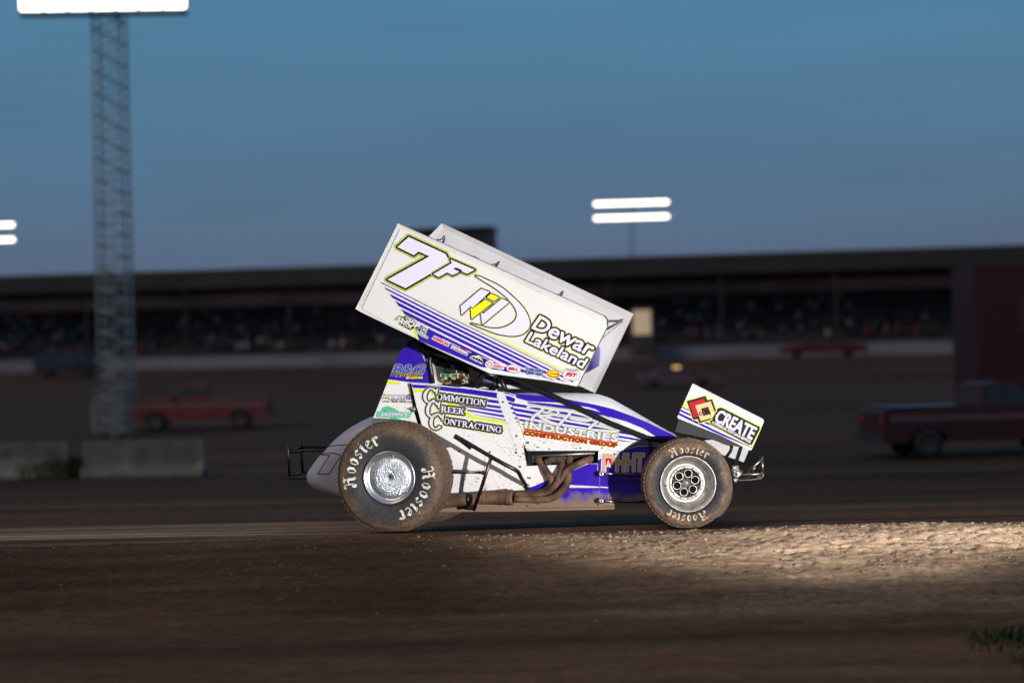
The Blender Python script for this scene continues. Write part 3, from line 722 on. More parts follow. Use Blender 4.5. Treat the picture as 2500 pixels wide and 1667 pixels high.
# ------------------------------------------------------------------ wheels
def glyph_strokes():
    return {
     'H': (1.05, [[(.12,.30),(.02,.12),(.16,0),(.30,.14),(.30,.86),(.14,.98),(.06,.86)], [(.30,.50),(.56,.62),(.72,.50),(.72,.14),(.86,.0),(.98,.14)], [(.52,.98),(.70,.86),(.86,.98)], [(.72,.50),(.70,.86)]]),
     'o': (.66, [[(.14,.18),(.14,.50),(.32,.66),(.50,.50),(.50,.16),(.32,0),(.14,.18)]]),
     's': (.62, [[(.12,.10),(.28,.0),(.46,.14),(.46,.26),(.16,.42),(.16,.54),(.32,.66),(.50,.56)]]),
     'i': (.38, [[(.06,.56),(.20,.66),(.20,.12),(.34,.0)], [(.14,.90),(.24,.98)]]),
     'e': (.60, [[(.50,.12),(.34,0),(.14,.16),(.14,.50),(.32,.66),(.48,.52),(.20,.30)]]),
     'r': (.56, [[(.06,.56),(.20,.66),(.20,.10),(.32,.0)], [(.20,.50),(.36,.66),(.52,.56)]])}
def side_lettering(mb, R_base, hgt, a_start, a_end, surf, mi=0):
    G = glyph_strokes(); txt = 'Hoosier'; tot = sum(G[c][0] + .10 for c in txt); x = 0; nib = (.085, .065)
    k = 0
    for ch in txt:
        w, st_ = G[ch]
        for s_ in st_:
            for a, b_ in zip(s_, s_[1:]):
                n = 3; k += 1
                L_ = []; R_ = []
                dx, dy = b_[0]-a[0], b_[1]-a[1]; l = sqrt(dx*dx+dy*dy) or 1; nx_, ny_ = -dy/l*.035, dx/l*.035
                ex, ey_ = dx/l*.03, dy/l*.03
                for i in range(n + 1):
                    t = i / n; px = a[0] - ex + (dx + 2*ex)*t; py = a[1] - ey_ + (dy+2*ey_)*t
                    for lst, sg in ((L_, 1), (R_, -1)):
                        gx = x + px + sg*(nib[0]*.8 + nx_); gy = py + sg*(nib[1]*.5 + ny_)
                        lst.append(surf(R_base + gy*hgt, a_start + (a_end - a_start) * gx / tot, .0016 + (k % 7)*.00012))
                mb.add(L_ + R_, [(i, i+1, n+1+i+1, n+1+i) for i in range(n)], mi, True)
        x += w + .10
def wheel(name, hub, R, width, rimr, steer, kind, out=-1, label=None, letters=(), brown=(.095,.060,.038), lug=True):
    """wheel about its own y axis, its outer face towards out*y; hub = centre of the outer face plane"""
    yo = 0.; s_ = out
    def Y(d): return -s_ * d        # d metres inboard of the outer face
    prof = [(rimr*.985, Y(.045)), (rimr*1.03, Y(.020)), (rimr + (R-rimr)*.25, Y(-.005)), (rimr + (R-rimr)*.55, Y(-.018)), (rimr + (R-rimr)*.80, Y(-.006)), (R*.975, Y(.025)), (R*.995, Y(.055)),
            (R, Y(width*.5)), (R*.993, Y(width-.055)), (R*.97, Y(width-.02)), (rimr + (R-rimr)*.6, Y(width+.012)), (rimr*1.03, Y(width-.02)), (rimr*.985, Y(width-.05))]
    w = MB()
    M_list = [ALU if kind == 'rear' else ALUD, GALV, BLK, ALUD]
    if kind == 'rear':
        w.lathe([(rimr*1.0, Y(.05)), (rimr*1.045, Y(.012)), (rimr*1.03, Y(-.004)), (rimr*.99, Y(-.002)), (rimr*.97, Y(.012)), (rimr*.93, Y(.016)), (rimr*.90, Y(.010)), (rimr*.86, Y(.026)), (rimr*.80, Y(.03)), (rimr*.80, Y(.022))], 72, 0)
        w.lathe([(rimr*.80, Y(.022)), (rimr*.76, Y(.014)), (rimr*.5, Y(.016)), (rimr*.2, Y(.012)), (.008, Y(.014)), (.008, Y(.03))], 72, 1)
        for k in range(6):
            a = 2*pi*k/6 + .35; w.ball((rimr*.845*cos(a), Y(.02), rimr*.845*sin(a)), (.007, .006, .007), 0, 8, 5)
    else:
        w.lathe([(rimr, Y(.05)), (rimr*1.05, Y(.01)), (rimr*1.04, Y(-.006)), (rimr*1.0, Y(-.004)), (rimr*.975, Y(.010)), (rimr*.95, Y(.008)), (rimr*.925, Y(.03)), (rimr*.90, Y(.07)), (rimr*.86, Y(.078)), (rimr*.84, Y(.085)), (rimr*.79, Y(.12)), (rimr*.70, Y(.132)), (rimr*.64, Y(.128))], 72, 0)
        w.lathe([(rimr*.64, Y(.128)), (rimr*.635, Y(.118)), (rimr*.53, Y(.118)), (rimr*.525, Y(.135))], 72, 0)
        w.lathe([(rimr*.54, Y(.15)), (rimr*.3, Y(.16)), (.002, Y(.155))], 48, 2)
        for k in range(12):
            a = 2*pi*k/12 + .1; w.lathe([(.0001, -.004), (.0055, -.004), (.0055, .004), (.0001, .004)], 8, 2, False, Matrix.Translation((rimr*.585*cos(a), Y(.116), rimr*.585*sin(a))))
        for k in range(6):
            a = 2*pi*k/6 + .27
            Mx = Matrix.Translation((rimr*.355*cos(a), Y(.125), rimr*.355*sin(a)))
            w.lathe([(.0275, Y(.0)), (.0325, Y(-.002)), (.0325, Y(.03)), (.0275, Y(.03)), (.0275, Y(0))], 24, 3, True, Mx)
            a2 = a + pi/6; Mx = Matrix.Translation((rimr*.47*cos(a2), Y(.132), rimr*.47*sin(a2)))
            w.lathe([(.008, Y(.0)), (.0125, Y(-.002)), (.0125, Y(.02)), (.008, Y(.02))], 3, 3, False, Mx)
        w.lathe([(.0001, Y(.098)), (.016, Y(.100)), (.020, Y(.108)), (.022, Y(.13)), (.036, Y(.135)), (.040, Y(.16))], 24, 0)
        w.ball((rimr*.80*cos(pi+.1), Y(.10), rimr*.80*sin(pi+.1)), (.014, .006, .006), 2, 8, 5)
    w.lathe([(rimr*.97, Y(.06)), (rimr*.90, Y(.16)), (rimr*.90, Y(width-.1)), (rimr*1.02, Y(width-.01))], 48, 0)
    w.lathe([(rimr*.90, Y(width*.6)), (.05, Y(width*.6)), (.05, Y(width*.9)), (.0001, Y(width*.9))], 32, 2)
    wo = w.build(name, M_list, car, hub, (0, 0, steer))
    if label: wo['label'] = label
    t_ = MB(); t_.lathe(prof, 120)
    def surf(r, a, h):
        for (r0_, y0_), (r1_, y1_) in zip(prof, prof[1:7]):
            if r0_ <= r <= r1_:
                y = y0_ + (y1_-y0_)*(r-r0_)/(r1_-r0_); break
        else: y = prof[6][1]
        return Vector((r*cos(a), y + s_*h, r*sin(a)))
    if lug:
        nrow = 7 if width > .35 else 5; nl = 64
        for j in range(nrow):
            ya = .03 + (width - .06) * j / nrow; yb = .03 + (width - .06) * (j + .82) / nrow
            for k in range(nl):
                a0 = 2*pi*(k + (.5 if j % 2 else 0))/nl; a1 = a0 + 2*pi*.74/nl
                def rr(d): 
                    e = min(d, width - d); return R*.99 if e < .045 else R*.998
                vs = [Vector((r*cos(a), Y(y), r*sin(a))) for r_ in (0, 1) for (a, y) in ((a0, ya), (a1, ya), (a1, yb), (a0, yb)) for r in [rr(y) + ((.007 if 0 < j < nrow - 1 else .002) if r_ else -.006)]]
                t_.add(vs, [(4,5,6,7), (0,1,5,4), (1,2,6,5), (2,3,7,6), (3,0,4,7)])
    to = t_.build('tyre', tyre_mat('tyre_rubber_' + name, R, rimr, brown), wo)
    if letters:
        for a0, a1, rb, hh in letters:
            lb = MB(); side_lettering(lb, rb, hh, a0, a1, surf); lb.build('tyre_lettering', TEXT_W if kind == 'rear' else TEXT_TAN, wo)
    return wo
dg = radians
# near rear
hubRR = FC.P(950, 1166, -.93)
rr_w = wheel('rear_wheel', hubRR, .428, .44, .198, 0, 'rear', letters=[(dg(194), dg(103), .268, .098), (dg(14), dg(-77), .268, .098)])
# maker's panel on the rear wheel cover
d = Decal(-.93 - .018 + .036 - .014, FC, base=.0015)
sq = q('F', (1312,655), (1405,630), (1470,820), (1378,845))
GV2 = mat('embossed_edge', (.75, .75, .78), .4, .6)
d.shape(sq, None, 2, [(.9, GV2)]); 
d.text('WELD', *q('F', (1425,825), (1372,660), (1365,840)), GV2, lv=2, bold=.15)
d.text('RACING', *q('F', (1452,800), (1405,650), (1430,810)), GV2, lv=2)
for i in range(5):
    for j in range(4):
        if (i+j) % 2: d.poly(q('F', (1345+i*22, 860+j*12-i*3), (1365+i*22, 857+j*12-i*3), (1370+i*22, 869+j*12-i*3), (1350+i*22, 872+j*12-i*3)), GV2, 2)
o = d.build('maker_mark', car); o.parent = rr_w; o.matrix_parent_inverse = Matrix.Translation(-Vector(hubRR))
# near front, turned into the slide
hubRF = FC.P(1680, 1181, -.80)
rf_w = wheel('front_wheel', hubRF, .338, .25, .205, radians(12.0), 'front', letters=[(dg(120), dg(52), .236, .062), (dg(-60), dg(-129), .236, .062)], brown=(.125,.080,.050))
# far side
wheel('rear_wheel', Vector((hubRR.x + .02, .78, .355)), .385, .36, .19, 0, 'rear', out=1, label='left rear wheel behind the right one')
wheel('front_wheel', Vector((hubRF.x - .06, .46, .24)), .30, .22, .19, radians(8), 'front', out=1, label='left front wheel behind the right one')

# ------------------------------------------------------------------ top wing
WC, WF = -.76, .76
outer = q('A', (650,85), (1155,310)) + q('B', (1555,595)) + q('B', (1592,640), (1590,720), (1230,1440), (860,1370)) + q('C', (1540,840), (800,500), (720,450), (280,240)) + q('C', (0,105)) + q('A', (45,1300))
inner = q('A', (680,172), (2323,935)) + q('B', (1575,705), (1225,1425), (865,1355)) + q('C', (1530,825), (810,490)) + q('C', (60,95)) + q('A', (145,1290))
lipin = q('A', (678,170), (2323,932)) + q('B', (1577,703), (1583,735), (1226,1430), (864,1360)) + q('C', (1533,830), (806,494), (715,440), (290,215)) + q('C', (45,80)) + q('A', (140,1292))
wing = thing('tmp', None, None)
bpy.data.objects.remove(wing)
# centre foil between the boards: the wing part itself
foil_side = [(1000,700),(1100,688),(1200,712),(1300,758),(1400,806),(1450,834),(1462,842),(1465,856),(1463,893),(1450,901),(1431,905),(1380,895),(1300,865),(1200,820),(1100,772),(1000,722)]
b = MB()
fa = [FR.P(x, y, WF - .004) for x, y in foil_side]
L_ = -FR.ey * (WF - WC - .03)
n_ = len(fa)
b.add(fa + [p + L_ for p in fa], [(i, (i+1) % n_, (i+1) % n_ + n_, i + n_) for i in range(n_)], 0, True)
for t_ in tessellate_polygon([fa]): b.add([fa[i] for i in t_] + [fa[i] + L_ for i in t_], [(0, 1, 2), (3, 5, 4)])
WINGO = b.build('top_wing', [PURP], car)
def board(c, pts_o, pts_i, name, th, face, lip, dz, **kw):
    b = MB(); a = [FR.P(x, y, c) for x, y in pts_o]; i_ = [FR.P(x, y, c + dz) for x, y in pts_i]
    n = len(a); e = FR.ey * th
    if len(pts_o) == len(pts_i):
        b.add(a + i_, [(k, (k+1) % n, (k+1) % n + n, k + n) for k in range(n)], 1)
    i2 = [p for p in i_]
    for t_ in tessellate_polygon([i2]): b.add([i2[k] for k in t_], [(0, 1, 2)], 0)
    b.prism([p + e for p in a], FR.ey * .002, 1)
    b.add(a + [p + e for p in a], [(k, (k+1) % n, (k+1) % n + n, k + n) for k in range(n)], 1)
    o = b.build(name, [face, lip], WINGO); tag(o, **kw); return o
nb = board(WC, outer, lipin, 'side_board', .02, WINGW, LIP, .012, label='side board carrying the big 7F and sponsor lettering')
fo = q('A', (1270,90)) + q('B', (1893,570), (1435,1515)) + q('X', (1335,905), (905,720))
fi = q('A', (1292,160)) + q('B', (1775,600), (1405,1455)) + q('X', (1330,880), (935,715))
b = MB()
a = [FR.P(x, y, WF) for x, y in fo]; i_ = [FR.P(x, y, WF + .014) for x, y in fi]; n = len(a)
b.add(a + i_, [(k, (k+1) % n, (k+1) % n + n, k + n) for k in range(n)], 1)
b.add(i_, [tuple(range(n))], 0)
b.prism([p + FR.ey*.022 for p in a], FR.ey*.002, 1)
b.add(a + [p + FR.ey*.022 for p in a], [(k, (k+1) % n, (k+1) % n + n, k + n) for k in range(n)], 1)
fb = b.build('side_board', [WINGF, LIP], WINGO); fb['label'] = 'far side board seen from its inner face'
# braces and brackets inside the wing
b = MB()
for z, a_, c_ in (('A', (1312,262), (1285,365)), ('A', (2090,628), (2020,715)), ('B', (1055,298), (1010,375))):
    p = q(z, a_, c_); m1 = ((p[0][0]+p[1][0])/2 + 1.6, (p[0][1]+p[1][1])/2)
    b.tube([FR.P(p[0][0], p[0][1], WF - .004), FR.P(m1[0], m1[1], WF - .02), FR.P(p[1][0], p[1][1], WF - .16)], lambda t: .004 + .006*t, 0, 6, False)
p = q('B', (1768,632), (1745,655), (1565,755)); b.tube([FR.P(*p[0], WF - .004), FR.P(*p[1], WF - .02)], .005, 0, 6); b.tube([FR.P(*p[1], WF - .02), FR.P(*p[2], -.1), FR.P(p[2][0] - 60, p[2][1] + 25, WC + .05)], .010, 0, 8, False)
b.build('brace_rod', BLK, WINGO)
d = Decal(WF, FR, base=-.010)
d.line(q('A', (1465,460), (1600,510), (1750,570), (1860,630), (1970,695)), .9, BLACKV, 2)
d.line(q('A', (1590,515), (1720,580), (1860,645)), .5, BLACKV, 2)
d.line(q('B', (1510,870), (1640,760), (1765,665)), .5, BLACKV, 2)
d.line(q('B', (560,200), (700,235)), .35, BLACKV, 2)
d.build('inner_pinstripe', WINGO)

# graphics on the near board
DC = WC + .012
d = Decal(DC)
conv = q('A', (150,1285), (682,176)) + q('B', (1572,705), (1240,1385), (1229,1418), (870,1350)) + q('C', (1530,820), (60,92))
convs = q('K', (60,55), (1568,800)) + q('B', (1575,715), (1240,1390), (1228,1420), (865,1352)) + q('C', (1530,822), (700,432))
def band(l0, l1, r0, r1): return [l0, r0, r1, l1]
xR = 1430.
def sband(z, a, b_, y80a, y80b, m_=PURP):
    """stripe from its slanted start through x=1080 to the front end of the board"""
    (ax, ay), (bx, by) = q(z, a, b_); sl = .492
    P1 = [(ax, ay), (1080, y80a), (xR, y80a + sl*(xR-1080)), (xR, y80b + sl*(xR-1080)), (1080, y80b), (bx, by)]
    lowc = q('X', (860,600), (1600,600)) + q('B', (1575,715), (1238,1392), (1228,1420), (865,1352)) + q('C', (1530,822), (800,486), (50,95))
    d.poly(clip(P1, lowc), m_, 1)
sband('K', (80,70), (112,112), 764.4, 766.6)
sband('K', (180,205), (230,270), 772.3, 777.2)
sband('K', (300,360), (375,465), 782., 788.4)
sband('K', (430,530), (520,655), 792.8, 800.2)
sband('K', (570,720), (680,870), 804.6, 813.2)
low = q('K', (740,960), (1030,1480)) + q('C', (800,489), (1530,822)) + q('B', (865,1352), (1228,1420)) + [(1438, 998)]
P6 = q('K', (720,935)) + [(1080, 818.6)] + [(xR, 818.6 + .492*350)] + [(xR, 1005)] + q('K', (1030,1490))
lowc = q('X', (860,600), (1600,600)) + q('B', (1575,715), (1238,1392), (1228,1420), (865,1352)) + q('C', (1530,824), (800,487), (50,95))
d.poly(clip(P6, lowc), PURP, 1)
# white pinstripes fanning through the lower purple at the front
for a, b_, w in (((0,1020),(520,1200),1.7), ((380,1080),(860,1235),1.8), ((560,1075),(1240,1310),1.7), ((790,1120),(1590,1370),1.6), ((1100,1165),(1830,1400),1.6), ((1440,1225),(1900,1370),1.3)):
    p = q('M', a, b_); dx, dy = p[1][0]-p[0][0], p[1][1]-p[0][1]
    d.poly(clip([(p[0][0], p[0][1]-w*.9), (p[1][0], p[1][1]-w), (p[1][0], p[1][1]+w), (p[0][0], p[0][1]+w*.9)], lowc), WINGW, 2)
d.poly(clip(q('L', (0,655), (700,985), (1568,1330), (1568,1345), (700,1000), (0,672)), lowc), WINGW, 2)
d.poly(q('K', (820,408)) + q('L', (760,360), (1568,745)) + q('M', (1525,1005), (1520,1042)) + q('L', (1568,785), (760,378)) + q('K', (820,413)), LIME, 1)
d.poly(q('K', (60,75), (660,870), (648,892), (72,100)), LIME, 1)
d.poly(q('K', (850,1205), (912,1190), (1010,1470), (935,1440)), LIME, 2)
# the number
seven = q('A', (800,283), (1320,522), (1385,640), (1105,805), (755,1008), (500,886), (1095,557), (935,487), (875,542), (640,425))
d.shape(seven, PALE, 8, [(8.0, BLACKV), (7.1, LIME), (5.0, BLACKV)])
eff = q('A', (1392,600), (1735,748), (1630,803), (1470,735), (1440,735), (1522,776), (1425,822), (1345,785), (1225,850), (1150,808), (1415,652))
d.shape(eff, PALE, 12, [(6.6, BLACKV), (5.7, LIME), (4.3, BLACKV)])
d.poly(q('A', (1430,735), (1470,713), (1565,756), (1528,776)), BLACKV, 13)
# dealer logo
sw = q('B', (2,113), (60,125), (110,148), (250,213), (330,262), (400,320), (470,382), (530,440), (580,500), (620,565), (650,640), (655,690), (640,745), (600,790), (550,818), (480,832), (400,832), (300,815), (220,792), (150,765), (60,730), (-52,684), (30,703), (130,733), (200,744), (270,745), (340,732), (400,708), (450,675), (485,635), (500,590), (496,545), (480,505), (440,445), (390,385), (330,332), (270,285), (200,237), (90,172), (40,140))
d.shape(sw, PALE, 5, [(3.8, LIME), (3.0, BLACKV)])
for pts, m_, lv in ((q('A', (1830,1015), (1945,1062), (1705,1290), (1680,1262), (1550,1385), (1535,1262)), PALE, 8),
                (q('A', (1965,1085), (2082,1135), (2015,1188), (1908,1140)), YEL, 9), (q('A', (1885,1172), (1985,1218), (1690,1445), (1678,1272), (1702,1300)), YEL, 9),
                (q('A', (2120,1155), (2228,1205), (1842,1525), (1822,1350), (1862,1368)), PALE, 8)):
    d.shape(pts, m_, lv, [(3.4, LIME), (2.8, BLACKV)] if m_ is PALE else [(2.6, BLACKV)])
d.ztext('B', 'Dewar', (675,738), (1362,1070), (775,592), PALE, lv=8, outs=[(5.2, LIME), (4.3, BLACKV)], bold=1.2)
d.ztext('B', 'Lakeland', (600,897), (1285,1222), (668,787), PALE, lv=8, outs=[(4.8, LIME), (4.0, BLACKV)], bold=1.0)
d.build('racing_number', nb)
# row of sponsor stickers
d = Decal(DC, base=.0045)
d.shape(q('K', (430,990), (510,900), (560,890), (640,920), (680,890), (915,985), (895,1050), (1020,1110), (1035,1150), (990,1205), (880,1190), (800,1235), (525,1090), (560,1040)), BLACKV, 2, [(1.0, LIME)])
d.ztext('K', 'TIRE', (660,975), (870,1048), (690,918), WINGW, lv=4, bold=.35)
d.ztext('K', 'SHOP', (455,1000), (985,1195), (520,915), WINGW, lv=4, bold=1.0)
d.ztext('K', 'PLUS', (568,1085), (812,1200), (595,1035), WINGW, lv=4, bold=.45)
d.shape(q('K', (1095,1150), (1215,1195), (1160,1310), (1050,1258)), GREEN, 3, [(1.4, WINGW)])
d.ztext('K', 'H', (1095,1245), (1150,1270), (1130,1180), WINGW, lv=4, bold=.5)
d.ztext('K', 'Holiday Inn', (940,1290), (1210,1430), (960,1245), GREEN, lv=4, outs=[(1.3, WINGW)], bold=.2)
d.ztext('C', 'AMERICAN', (862,425), (1045,512), (878,392), RED, lv=4, outs=[(1.6, WINGW)], bold=.55)
d.line(q('C', (905,450), (995,490)), .6, WINGW, 2)
d.poly(q('L', (390,870), (440,865), (520,895), (620,965), (600,985), (400,900)), RED, 2)
d.ztext('L', 'CANION PERFORMANCE', (205,855), (605,1040), (220,800), WINGW, lv=4, outs=[(.9, BLACKV)], bold=.35)
d.line(q('L', (190,872), (590,1062)), .7, WINGW, 2)
d.poly(q('L', (712,975), (1042,1150), (970,1282), (640,1105)), BLACKV, 3)
d.poly(q('L', (665,1078), (740,1055), (790,1062), (835,1055), (880,1062), (900,1095), (930,1110), (985,1225), (940,1170), (905,1150), (890,1110), (870,1150), (830,1090), (800,1130), (770,1085), (690,1085)), WINGW, 5)
d.ztext('L', 'ICR ELECTRIC', (655,1120), (955,1270), (668,1090), WINGW, lv=5, bold=.3)
d.ellipse(*q('L', (1128,1270))[0], 10.6, 9.6, 0, WINGW, 3)
d.shape(q('L', (1200,1240), (1290,1258), (1480,1290), (1490,1330), (1465,1395), (1400,1390), (1200,1345)), WINGW, 2.5)
for k in range(8):
    a = 2*pi*k/8 + .2; cxx, cyy = q('L', (1128,1270))[0]; d.ellipse(cxx + 6.1*cos(a), cyy + 5.5*sin(a), 1.9, 1.7, 0, RED, 5, n=8)
d.ztext('L', 'SUPPLY', (1225,1330), (1450,1375), (1235,1272), RED, lv=5, bold=.45)
d.ellipse(*q('M', (333,978))[0], 17.0, 8.6, 8, WINGW, 4, [(1.3, WINGW), (.7, PURP)])
d.ztext('M', 'BELL', (212,1000), (425,1018), (222,945), RED, lv=7, bold=.75)
d.shape(q('M', (590,955), (790,965), (860,1005), (920,985), (1075,1008), (960,1048), (1000,1125), (1085,1155), (900,1145), (840,1110), (770,1118), (600,1110), (700,1060), (700,1000)), BLUE, 3, [(.9, WINGW)])
d.ztext('M', 'Triple', (625,1045), (1020,1100), (640,990), GREY, lv=6, outs=[(1.2, BLACKV)], bold=.5)
d.ellipse(*q('M', (1280,1105))[0], 16.3, 9.2, 10, ORNG, 4, [(.8, LIME)])
d.ellipse(*q('M', (1282,1100))[0], 12.5, 5.8, 10, YEL, 5)
d.ztext('M', 'Saldana', (1200,1098), (1400,1125), (1208,1062), BLACKV, lv=7, bold=.25)
d.line(q('M', (1190,1110), (1390,1140)), .4, BLACKV, 7)
d.shape(q('M', (1545,1040), (1600,1005), (1715,990), (1850,1010), (1900,1060), (1915,1130), (1890,1220), (1800,1262), (1620,1240), (1540,1210), (1515,1120)), WINGW, 4, [(1.6, WINGW), (.9, NAVY)])
d.ellipse(*q('M', (1715,1165))[0], 15, 7.2, 6, GREY, 5); d.ellipse(*q('M', (1715,1165))[0], 13.5, 5.8, 6, WINGW, 6)
for k in range(2):
    for i in range(5):
        for j in range(3):
            bx, by = (1600 + i*26, 960 + j*22 + i*8) if k == 0 else (1735 + i*26, 1000 + j*22 - i*6)
            d.poly(q('M', (bx,by), (bx+25,by+7), (bx+20,by+28), (bx-5,by+21)), NAVY if (i+j) % 2 else WINGW, 7)
d.ztext('M', 'FST', (1585,1150), (1815,1175), (1625,1075), RED, lv=9, outs=[(.5, WINGW)], bold=1.1)
d.build('sponsor_decal', nb)

# ------------------------------------------------------------------ body
SC, TC, HC = -.37, -.31, -.355       # planes of side panel, tail panel, hood side
tail = panel('tail_panel', q('N', (35,1465), (345,685), (400,540), (480,370), (600,130), (640,70), (860,80), (955,300), (1020,420), (1075,590), (1100,755), (1130,900), (1180,1600), (880,1535), (700,1470), (520,1430), (300,1425), (130,1445)), TC, .62, WHITE, label='tall tail panel with purple top')
d = Decal(TC)
d.poly(q('N', (346,684), (400,540), (480,370), (600,130), (640,72), (858,82), (953,300), (1018,420), (1073,590), (1098,755), (740,738)), PURP, 1)
d.line(q('N', (950,300), (1016,415)), .6, WINGW, 2)
d.poly(q('N', (335,700), (548,735), (510,775), (316,760)), LIME, 1)
d.poly(q('N', (712,760), (735,758), (835,1165), (770,1140)), BLACKV, 2); d.poly(q('N', (795,1265), (850,1205), (950,1570), (885,1540)), BLACKV, 2)  # black strips paint the shade in the gap between tail and side panel
d.ztext('N', 'B&G', (400,608), (925,608), (455,442), BLACKV, lv=4, outs=[(.8, GOLD)], bold=.9)
d.ztext('N', 'B&G', (425,580), (950,584), (478,425), BLUE, lv=7, outs=[(.7, GOLD)], bold=.8)
d.ztext('N', 'Racing', (475,640), (850,615), (510,568), BLACKV, lv=9, outs=[(.6, GOLD)], bold=.3)
d.ztext('N', 'ENGINES', (652,672), (935,668), (662,642), YEL, lv=9, outs=[(.9, BLACKV)], bold=.4)
d.ztext('N', 'Impact', (228,1008), (612,1012), (252,945), PALE, lv=6, outs=[(1.5, LIME), (1.2, BLACKV)], bold=.8)
d.ztext('N', 'COATINGS INC.', (398,1052), (638,1054), (404,1026), PALE, lv=7, outs=[(.9, BLACKV)], bold=.25)
d.ztext('N', 'POWDER - CERAMIC - SAND BLASTING', (235,1078), (750,1090), (237,1056), BLACKV, lv=3, bold=.15)
d.ellipse(*q('N', (697,990))[0], 6.3, 6.6, 0, NAVY, 3, [(.6, BLACKV)])
for k in (-3.4, 0, 3.4): d.line([(q('N', (697,990))[0][0] + k, q('N', (697,990))[0][1] - 5), (q('N', (697,990))[0][0] + k, q('N', (697,990))[0][1] + 5)], .3, PALE, 4); d.line([(q('N', (697,990))[0][0] - 5, q('N', (697,990))[0][1] + k), (q('N', (697,990))[0][0] + 5, q('N', (697,990))[0][1] + k)], .3, PALE, 4.5)
d.poly(q('N', (225,1020), (345,1020), (330,1045), (240,1030)), YEL, 2)
d.shape(q('N', (222,1240), (235,1180), (290,1160), (340,1150), (390,1170), (440,1190), (520,1235), (540,1262), (400,1330), (450,1345), (560,1380), (655,1440), (480,1435), (440,1390), (370,1375), (365,1330), (240,1300)), TEAL, 3, [(1.0, LIME), (.5, GREEN)])
for a, b_ in (((250,1200),(330,1230)), ((300,1170),(400,1220)), ((360,1180),(480,1240)), ((390,1360),(520,1400)), ((430,1350),(600,1420)), ((400,1380),(470,1425)), ((250,1225),(300,1240))): d.line(q('N', a, b_), .55, GREEN, 4)
d.shape(q('N', (155,1240), (752,1258), (712,1350), (132,1335)), TEAL, 6, [(1.0, LIME), (.6, GREEN)])
d.ztext('N', "JAEHN'S", (205,1315), (665,1325), (225,1258), PALE, lv=8, outs=[(.6, BLACKV)], bold=.6)
d.build('sponsor_decal', tail)
b = MB(); b.loft([[FR.P(x, y, TC - .012 - dz) for x, y in q('N', *[(750 + w_*(px-750), 1215 + w_*(py-1215)) for px, py in ((665,1190),(760,1160),(845,1172),(850,1205),(785,1258),(770,1228))])] for dz, w_ in ((0, 1), (.02, .8), (.03, .35))], 0); b.build('bracket', ALUD, tail)
def bolt(mb, p, c, r=.009, fr=FR): mb.ball(fr.P(p[0], p[1], c), (r, r*.5, r), 0, 10, 6)

side_pts = q('N', (742,757), (1100,770), (1568,822)) + q('Q', (700,120), (1250,198), (1550,232), (1640,245), (1790,280), (1828,335), (1812,425), (1760,458), (1730,478), (1960,1060), (2003,1230), (1975,1290), (1990,1480)) + q('G', (1060,498)) + q('I', (135,400), (135,1156)) + [(1000, 1246)] + q('N', (952,1568), (850,1205), (835,1165))
side = panel('side_panel', side_pts, SC, .02, WHITE, label='white and purple cockpit side panel with sponsor lettering')
d = Decal(SC)
d.poly(q('N', (745,772), (1100,790), (1560,836)) + q('Q', (700,155), (1425,248), (1440,368), (900,287), (200,195)) + q('N', (1130,845), (770,832)), PURP, 1)
d.poly(q('N', (770,850), (945,858), (920,915), (782,905)), LIME, 1); d.poly(q('N', (1040,860), (1110,870), (1150,950), (1110,960)), LIME, 1)
d.poly(q('Q', (1560,262), (1700,290), (1790,330), (1780,300), (1640,250), (1560,240)), PURP, 1)
d.poly(q('Q', (1575,295), (1700,325), (1815,375), (1800,425), (1770,450), (1620,405)), PURP, 1)
SL = .13
def qb(x0, y0, x1, th0, th1, slope, m_=PURP, tip=0):
    a = [(x0 - tip, y0), (x1, y0 + slope*(x1-x0)), (x1, y0 + slope*(x1-x0) + th1), (x0, y0 + th0)]; d.poly(q('Q', *a), m_, 1)
qb(1000, 352, 1460, 60, 62, .14); qb(1000, 465, 1500, 52, 52, .14)
qb(640, 488, 1530, 40, 55, .155, tip=70); qb(800, 600, 1570, 32, 50, .16, tip=20); qb(930, 702, 1612, 14, 20, .175, tip=30)
for y0, th in ((412, 0), (440, 55), (545, 52), (655, 42), (765, 34), (852, 16)):
    if th: d.poly(q('Q', (1640 + (y0-440)*.36, y0), (1735 + (y0-440)*.40, y0 + 12), (1735 + (y0+th-440)*.40, y0 + th + 12), (1640 + (y0+th-440)*.36, y0 + th)), PURP, 1)
d.poly(q('Q', (1812,900), (1905,915), (1920,955), (1825,940)), LIME, 1)
d.poly(q('Q', (330,448), (540,478), (760,628), (930,745), (1250,800), (1610,855), (1640,915), (1250,850), (870,792), (760,712), (560,560), (400,500)), LIME, 1)
for tx, BL, BR, TL in (('OMMOTION', (132,388), (1175,530), (148,262)), ('REEK', (228,650), (722,708), (242,530)), ('ONTRACTING', (288,905), (1512,1102), (302,782))):
    d.ztext('Q', tx, BL, BR, TL, PALE, lv=8, outs=[(5.0, LIME), (4.1, BLACKV)], font='serif', bold=.35)
for BL, BR, TL in (((935,1082), (1165,1092), (975,835)), ((985,1330), (1205,1345), (1025,1062)), ((1045,1540), (1270,1556), (1085,1275))):
    d.ztext('N', 'C', BL, BR, TL, PALE, lv=11, outs=[(4.2, LIME), (3.4, BLACKV)], font='serif', bold=.6)
d.build('sponsor_decal', side)
# dirty splash and seams
d = Decal(SC)
d.line(q('G', (580,335), (580,990)), .3, BLACKV, 1)
d.build('panel_seam', side); d = Decal(SC); d.line(q('Q', (1735,480), (1960,1060)), .5, BLACKV, 3); d.line(q('Q', (1960,1060), (2003,1230)), .4, BLACKV, 3)

